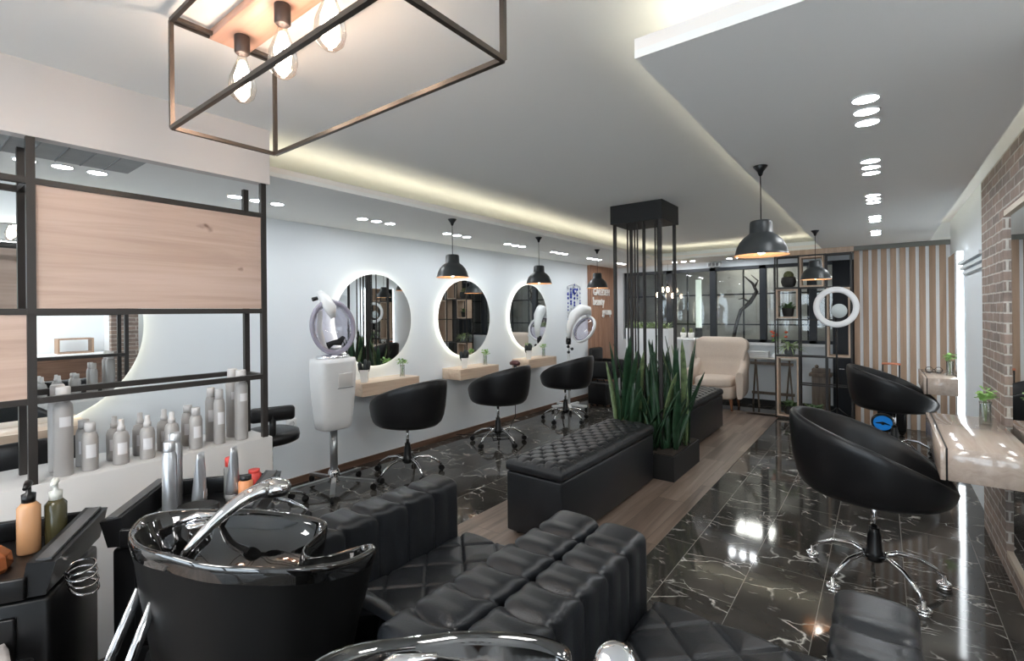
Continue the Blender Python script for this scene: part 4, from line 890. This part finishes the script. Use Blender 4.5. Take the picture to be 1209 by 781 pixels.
# ------------------------------------------------------------------ shampoo stations
def armrest(parent, x0, x1, y0, y1, h):
    """padded upholstered slab with cross seams that dip to buttons along the top"""
    wd = x1-x0; cx = (x0+x1)/2; L = y1-y0; n = 6; pitch = L/n; side = h-.05; rr = wd/2
    prof = []  # (x offset, z, nx, nz, param t along top -1..1)
    NS = 9; NA = 18
    for i in range(NS): prof.append((-rr, .03+(side-.03)*i/NS, -1, 0, -1-(NS-i)*.5))
    p = .55
    for i in range(NA+1):
        a = PI-PI*i/NA; ca, sa = math.cos(a), math.sin(a); X = rr*(abs(ca)**p)*(1 if ca > 0 else -1); Z = side+(h-side)*abs(sa)**p
        prof.append((X, Z, ca, sa, (i/NA)*2-1))
    for i in range(NS): prof.append((rr, side-(side-.03)*(i+1)/NS, 1, 0, 1+(i+1)*.5))
    NYs = n*24; rows = []
    for j in range(NYs+1):
        y = y0+L*j/NYs; row = []
        endf = min(1, min(y-y0, y1-y)/.03); inset = (1-math.sqrt(max(0, 1-(1-endf)**2)))*.03
        for (X, Z, nx_, nz, t_) in prof:
            tt = max(-1, min(1, t_)); off = .30*pitch*(1-tt*tt)  # seam bows between the edges and the middle button
            v = (y-y0+off)/pitch; fr_ = v-round(v); onseam = 1 <= round(v) <= n-1 or (round(v) == n and False)
            d = abs(fr_)*pitch
            disp = 0
            if onseam:
                disp -= .009*math.exp(-(d/.006)**2) + .006*math.exp(-(d/.022)**2)
                disp -= .018*math.exp(-((d/.020)**2+((tt if abs(t_) <= 1 else 9)*rr/.030)**2))
            disp += .005*math.cos(fr_*PI)
            nn = Vector((nx_, 0, nz)).normalized(); row.append((cx+X-nn.x*inset+nn.x*disp, y, Z-nn.z*inset+nn.z*disp))
        rows.append(row)
    m = MB(); m.grid(rows); 
    # end caps
    for R_ in (rows[0], rows[-1]):
        vs = m.verts([q for q in R_]); m.face(vs, 0, False)
    return m.build('armrest', LEATH, parent)
def quilt(parent, name, P, nu, nv, cells_u, cells_v, amp=.012, edge=.03):
    """P(u,v)->(point, normal)"""
    rows = []
    for j in range(nv+1):
        v = j/nv; row = []
        for i in range(nu+1):
            u = i/nu; p, n = P(u, v); a = u*cells_u+v*cells_v; b = u*cells_u-v*cells_v
            e = min(abs(a-round(a)), abs(b-round(b))); d = -amp*.7*math.exp(-(e/.035)**2)+amp*.5*min(1, e*3)
            row.append(tuple(Vector(p)+Vector(n)*d))
        rows.append(row)
    m = MB(); m.grid(rows); return m.build(name, LEATH, parent)
# rim of the bowl, in the station's own frame (metres from station centre x=-1.26)
HX, HY = -.345, .715
RIM = [(-1.36, .345, .90), (-1.43, .36, .90), (-1.495, .40, .90), (-1.505, .455, .895), (-1.49, .51, .885), (-1.455, .57, .875), (-1.42, .64, .86), (-1.39, .70, .84), (-1.345, .76, .82), (-1.30, .79, .805), (-1.275, .775, .80), (-1.255, .735, .795), (-1.235, .695, .79), (-1.205, .672, .79), (-1.165, .665, .79), (-1.125, .69, .795), (-1.10, .735, .80), (-1.075, .775, .805), (-1.045, .775, .81), (-1.025, .74, .815), (-1.01, .68, .825), (-1.0, .61, .845), (-1.01, .54, .865), (-1.06, .47, .88), (-1.13, .41, .89), (-1.22, .37, .90), (-1.29, .35, .90)]
def catmull(P, k=4):
    out = []; n = len(P)
    for i in range(n):
        p0, p1, p2, p3 = [Vector(P[(i+q) % n]) for q in (-1, 0, 1, 2)]
        for s_ in range(k):
            t_ = s_/k; out.append(.5*((2*p1)+(-p0+p2)*t_+(2*p0-5*p1+4*p2-p3)*t_*t_+(-p0+3*p1-3*p2+p3)*t_**3))
    return out
def station(dx, label, bdx=0, hand=True):
    t = thing('shampoo_station', label, 'shampoo chair', (-1.26+dx, .95, 0), 0, 'black shampoo stations in the foreground')
    ox, oy = -1.26, .95
    armrest(t, -.44, -.275, -.22, .65, .665); armrest(t, .265, .437, -.22, .65, .665)
    def Ps(u, v):
        x = -.272+.534*u; y = -.15+.84*v; z = .43+.0*v; r = .05
        e = min((1-v)*.84, u*.534, (1-u)*.534)
        if e < r: z -= r-math.sqrt(max(0, r*r-(r-e)**2))
        return (x, y, z), (0, 0, 1)
    quilt(t, 'seat_cushion', Ps, 110, 150, 2.6, 4.2)
    MB().box(-.268, .258, -.15, .685, .22, .385, LEATH, .02, 2).build('seat_box', None, t)
    MB().box(-.24, .24, -.1, .55, .0, .22, BPLAS).build('plinth', None, t)
    def Pb(u, v): # reclining backrest with rolled top
        x = -.265+.52*u
        s_ = v*.34
        if v < .72: y = .06-.13*v/.72; z = .42+.17*v/.72; n = (0, .8, .6)
        else:
            a = (v-.72)/.28*PI*.9; y = -.07-.04*math.sin(a/2)*1.6-.0; z = .59+.03*math.sin(a); n = (0, math.cos(a)*.8, .6*math.sin(a)+.3)
        return (x, y, z), n
    quilt(t, 'backrest', Pb, 60, 50, 2.6, 1.6, .010)
    # basin body
    rim = catmull(RIM); n = len(rim); c = Vector((-1.25, .54, .8)); rows = []
    def ring(k, dz, zf=1.0, cc=None):
        q = []
        for p in rim:
            cc_ = cc or c; v = Vector((cc_.x+(p.x-cc_.x)*k-ox, cc_.y+(p.y-cc_.y)*k-oy, 0)); v.z = (.85+(p.z-.85)*zf)+dz; q.append(tuple(v))
        return q
    for k, dz, zf in ((.80, -.30, .3), (.86, -.20, .5), (.925, -.12, .8), (.96, -.06, 1), (.99, -.030, 1), (1.01, -.010, 1), (1.01, .004, 1), (.99, .011, 1), (.955, .008, 1), (.925, -.006, 1), (.89, -.030, .95), (.80, -.065, .8), (.62, -.10, .5), (.35, -.12, .2), (.08, -.125, 0)):
        rows.append(ring(k, dz, zf))
    m = MB(); m.grid(rows[4:], None, closed=True, cap1=True); bs = m.build('basin', GLOSS, t, loc=(bdx, -.035 if bdx else 0, 0))
    m = MB(); m.grid(rows[:5], None, closed=True, cap0=True); m.build('basin_shell', mat('pedestal_black', (.0025, .0025, .0025), .5, spec=.25), t, loc=(bdx, -.035 if bdx else 0, 0))
    bx, by = -1.25-ox, .50-oy
    MB().box(bx-.20, bx+.20, by-.12, by+.16, 0, .62, mat('pedestal_black', (.0025, .0025, .0025), .5, spec=.25), .04, 3).build('pedestal', None, t)
    for sx in (-.14, -.05): MB().tube([(bx+sx, by-.13, .78), (bx+sx*1.15, by-.19, .62), (bx+sx*1.2, by-.225, .4), (bx+sx*1.2, by-.225, .01)], .012, 8, None, True, True, .5).build('chrome_trim', CHROME, t)
    MB().lathe([(.03, 0), (.03, .006), (.012, .008)], (bx, by+.05, .725), 20).build('drain', CHROME, bs)
    # mixer plate and hand shower
    m = MB(); m.box(bx-.20, bx-.15, by-.03, by+.02, .84, .885, CHROME, .008, 2); m.tube([(bx-.19, by-.04, .885), (bx-.17, by+.0, .897), (bx-.13, by+.05, .893)], [.007, .011, .006], 10, CHROME); m.build('mixer_tap', None, bs)
    if not hand:
        m = MB(); m.M = Matrix.Translation((HX-(ox+dx)-bdx, HY-oy+.035, .85)) @ Euler((R(50), R(-10), R(25))).to_matrix().to_4x4()
        m.lathe([(.0001, .012), (.024, .010), (.033, .004), (.036, -.006), (.03, -.014), (.0001, -.016)], seg=30, cap=False); m.tube([(0, -.02, -.01), (0, -.06, -.03), (0, -.12, -.07)], [.016, .014, .013], 12); m.build('hand_shower', CHROME, bs); return t
    m = MB(); pts = []; P0, P1, P2, P3 = Vector((-1.275-ox, .415-oy, .865)), Vector((-1.26-ox, .47-oy, .93)), Vector((-1.262-ox, .535-oy, .975)), Vector((-1.275-ox, .61-oy, .965))
    for i in range(13):
        s_ = i/12; pts.append(P0*(1-s_)**3+P1*3*s_*(1-s_)**2+P2*3*s_*s_*(1-s_)+P3*s_**3)
    m.tube(pts, [.009+.013*(i/12)**1.1 for i in range(13)], 14, CHROME); hd_ = pts[-1]
    m.M = Matrix.Translation(hd_+Vector((-.004, .022, .0))) @ Euler((R(-8), R(6), 0)).to_matrix().to_4x4()
    m.lathe([(.0001, .022), (.016, .020), (.028, .012), (.034, .0), (.033, -.008)], seg=24, m=CHROME, cap=False, sy=1.3); m.lathe([(.033, -.008), (.030, -.018), (.0001, -.019)], seg=24, m=BPLAS, cap=False, sy=1.3)
    m.build('hand_shower', None, bs)
    MB().tube([(P0.x, P0.y, P0.z), (P0.x-.03, P0.y-.01, .83), (P0.x-.08, P0.y, .80)], .006, 8).build('shower_hose', CHROME, bs)
    return t
station(0, 'black tufted shampoo station with glossy basin, nearest the bottle partition')
station(.89, 'black tufted shampoo station at the bottom centre, its basin cut by the frame', -.055, False)

# ------------------------------------------------------------------ salon trolleys with products
def trolley(x, y, rz, label):
    t = thing('salon_trolley', label, 'trolley', (x, y, 0), rz, 'black plastic salon trolleys')
    m = MB(); hw, hd_ = .155, .17
    m.box(-hw-.035, hw+.035, -hd_+.02, hd_-.02, .16, .72, BPLAS, .01, 2); m.build('drawer_body', None, t)
    for i in range(4): MB().box(-hw+.028, hw-.028, -hd_+.008, -hd_+.022, .18+i*.13, .295+i*.13, BPLAS, .004).build('drawer_front', None, t)
    m = MB(); z0, z1 = .765, .80
    for sx in (-1, 1): # flared wings with flat tops
        a = [(sx*(hw-.01), -hd_, z0), (sx*(hw+.0), -hd_, z1+.02), (sx*(hw+.055), -hd_, z1+.012), (sx*(hw+.035), -hd_, z0-.03), (sx*(hw-.01), -hd_, z0-.03)]
        b = [(p[0], hd_-.005, p[2]+(.012 if k in (1, 2) else 0)) for k, p in enumerate(a)]
        m.grid([a, b], None, closed=True, cap0=True, cap1=True, smooth=False)
    m.box(-hw, hw, -hd_, hd_, z0-.012, z0); m.box(-hw, hw, hd_-.018, hd_, z0, z1+.022, None, .004); m.box(-hw, hw, -hd_-.012, -hd_+.004, z0-.03, z1-.012, None, .004)
    m.build('top_tray', BPLAS, t)
    for sx in (-1, 1):
        MB().bar((sx*(hw+.028), -hd_+.01, z1+.019), (sx*(hw+.028), hd_-.02, z1+.031), .030, None, .006).build('wing_inlay', mat('satin_dark_inlay', (.06, .06, .062), .35), t)
        for sy in (-1, 1):
            MB().sph((sx*.12, sy*.13, .03), .03).build('caster', BPLAS, t); MB().cyl((sx*.12, sy*.13, .04), (sx*.12, sy*.13, .18), .012).build('corner_post', BPLAS, t)
    m = MB()
    for i in range(4): m.torus((hw+.065, -.06+i*.008, .745-i*.022), .032, .003, None, 20, 6, Euler((R(12), R(8*i), 0)).to_matrix())
    m.build('dryer_ring', CHROME, t)
    return t
TR = R(50)
trolley(-1.83, .66, TR, 'black salon trolley behind the near basin, loaded with tubes and cans')
trolley(-1.885, .165, R(60), 'black salon trolley at the left edge with pump bottles')
def tw(cx, cy, x, y): return (cx+x*math.cos(TR)-y*math.sin(TR), cy+x*math.sin(TR)+y*math.cos(TR))
def can(cx, cy, x, y, r, h, label, m_, cm=None, ch=.03):
    X, Y = tw(cx, cy, x, y); t = thing('spray_can', label, 'can', (X, Y, .765), 0, 'cans on the trolley')
    MB().lathe([(r*.96, 0), (r, .004), (r, h*.86), (r*.72, h*.93), (r*.7, h*.94)], seg=24).build('body', m_, t)
    MB().lathe([(r*.78, h*.93), (r*.8, h*.94), (r*.8, h*.93+ch), (r*.7, h*.94+ch)], seg=20).build('cap', cm or m_, t)
def tubeb(cx, cy, x, y, label):
    X, Y = tw(cx, cy, x, y); t = thing('product_tube', label, 'tube', (X, Y, .765), R(40), 'silver squeeze tubes on the trolley'); m = MB(); rows = []
    for i in range(10):
        f = i/9; rows.append([((.004+.020*(1-f)**.6)*math.cos(a)+.006*f, (.020+.004*f)*math.sin(a)*(1-.25*f), .025+.165*f) for a in [2*PI*j/20 for j in range(20)]])
    m.grid(rows, None, closed=True, cap0=True, cap1=True); m.build('tube_body', SILVERC, t); MB().lathe([(.022, 0), (.022, .027)], seg=20).build('cap', mat('grey_cap', (.2, .2, .2), .4), t)
    MB().box(.019, .0212, -.010, .010, .04, .065).build('label', LABELM, t)
A_ = (-1.83, .66)
can(*A_, -.085, -.03, .021, .225, 'tall silver spray can standing in front on the trolley', SILVERC); can(*A_, -.105, .06, .021, .235, 'rear tall silver spray can on the trolley', SILVERC)
tubeb(*A_, -.01, .0, 'silver crimped tube left of centre on the trolley'); tubeb(*A_, .075, .055, 'silver crimped tube right of centre on the trolley')
can(*A_, .055, .10, .022, .12, 'red capped grey jar behind the tubes', mat('grey_jar', (.2, .2, .19), .5), mat('red_cap', (.55, .05, .04), .4))
can(*A_, .13, .11, .024, .085, 'red tub at the back of the trolley', MAT['red_cap'], MAT['red_cap'], .01)
can(*A_, .125, .03, .023, .085, 'orange jar with a black lid on the trolley', mat('orange_jar', (.55, .22, .09), .4), BPLAS, .014)
X, Y = tw(*A_, .02, -.085)
t = thing('cup_holder', 'oval black cup at the front of the trolley tray', 'holder', (X, Y, .765), TR)
MB().lathe([(.058, 0), (.060, .045), (.054, .047), (.050, .01), (.0001, .008)], seg=30, sy=.65, cap=False).build('cup', BMATTE, t)
B_ = (-1.885, .165)
def pumpb(x, y, m_, capm, label, h=.13, r=.024):
    X, Y = tw(*B_, x, y); t = thing('pump_bottle', label, 'bottle', (X, Y, .765), R(-20), 'pump bottles on the left trolley')
    MB().lathe([(r, 0), (r*1.05, .004), (r*1.05, h*.9), (r*.6, h)], seg=20).build('body', m_, t)
    MB().lathe([(r*.62, h-.004), (r*.66, h+.022), (.006, h+.026), (.006, h+.045)], seg=16).build('collar', capm, t); MB().tube([(-.008, 0, h+.048), (.0, 0, h+.052), (.035, 0, h+.045)], [.008, .010, .005], 8).build('nozzle', capm, t)
pumpb(.06, .06, mat('amber_gel', (.45, .24, .12), .25), BPLAS, 'amber gel pump bottle with black pump', .14)
pumpb(.10, .10, mat('olive_oil_bottle', (.05, .045, .02), .15), mat('clear_pump', (.55, .56, .52), .3), 'dark oil pump bottle with clear pump, behind the amber one', .13)
pumpb(-.06, .02, mat('clear_bottle', (.5, .54, .52), .1), mat('clear_pump', (.55, .56, .52), .3), 'clear pump bottle at the frame edge', .17)
X, Y = tw(*B_, .03, -.05)
t = thing('oil_flask', 'low amber oil flask with a faceted glass stopper', 'bottle', (X, Y, .765))
MB().lathe([(.05, 0), (.056, .01), (.052, .04), (.03, .065), (.014, .07)], seg=8, smooth=False).build('flask', mat('amber_oil', (.35, .11, .04), .08, trans=.3), t)
MB().lathe([(.014, .068), (.022, .08), (.026, .115), (.020, .125)], seg=8, smooth=False).build('stopper', mat('pale_stopper', (.45, .52, .47), .08, trans=.4), t)
# towel on the lower ledge of the left trolley
t = thing('towel_stool', 'low black stool holding a crumpled towel at the bottom left corner', 'stool', (-1.60, .09, 0), R(60))
MB().box(-.10, .10, -.10, .10, .57, .60, BPLAS, .01).build('seat', None, t)
for sx in (-1, 1):
    for sy in (-1, 1): MB().cyl((sx*.08, sy*.08, 0), (sx*.08, sy*.08, .57), .012).build('leg', BPLAS, t)
m = MB(); rows = []
for j in range(21):
    row = []
    for i in range(21):
        x, y = -.10+.20*i/20, -.09+.18*j/20; row.append((x, y, .022+.014*noise.noise(Vector((x*22, y*22, 1)))+.008*noise.noise(Vector((x*50, y*50, 3)))))
    rows.append(row)
m.grid(rows); o = m.build('towel', mat('stained_towel', (.30, .28, .27), .95, var=.2, vs=25), None, loc=(-1.60, .09, .600), solid=.012)
tag(o, 'crumpled pale towel at the bottom left corner', 'towel')

# ------------------------------------------------------------------ alcove behind the camera's right (seen in the big mirror)
t = thing('sink_counter', 'brown wood counter with white worktop and a sink in the alcove', 'counter', (1.62, 1.2, 0))
MB().box(-.30, .34, -.9, .9, .08, .84, SKIRT, .003).build('cabinet', None, t); MB().box(-.33, .34, -.92, .92, .84, .88, WHITEP, .004).build('worktop', None, t); MB().box(-.25, .3, -.88, .88, 0, .08).build('kick_board', BMATTE, t)
MB().tube([(.2, -.3, .88), (.2, -.3, 1.08), (.1, -.3, 1.12), (.0, -.3, 1.06)], .011, 8).build('tap', CHROME, t)
t = thing('box_shelf', 'small wooden box shelf on the alcove counter', 'shelf', (1.75, 1.75, .88))
MB().box(-.12, .12, -.2, .2, 0, .02).box(-.12, .12, -.2, .2, .2, .22).box(-.12, .12, -.2, -.18, .02, .2).box(-.12, .12, .18, .2, .02, .2).build('frame', SLATW, t)
t = thing('dryer_hooks', 'row of black cups hanging on the alcove wall', 'hook rail', (1.99, 1.0, 1.45))
MB().box(-.02, 0, -.3, .3, 0, .02).build('rail', WHITEP, t)
for y in (-.2, 0, .2): MB().tube([(-.03, y, .0), (-.06, y+.02, -.06), (-.06, y, -.10)], [.03, .05, .04], 10).build('cup', BPLAS, t)
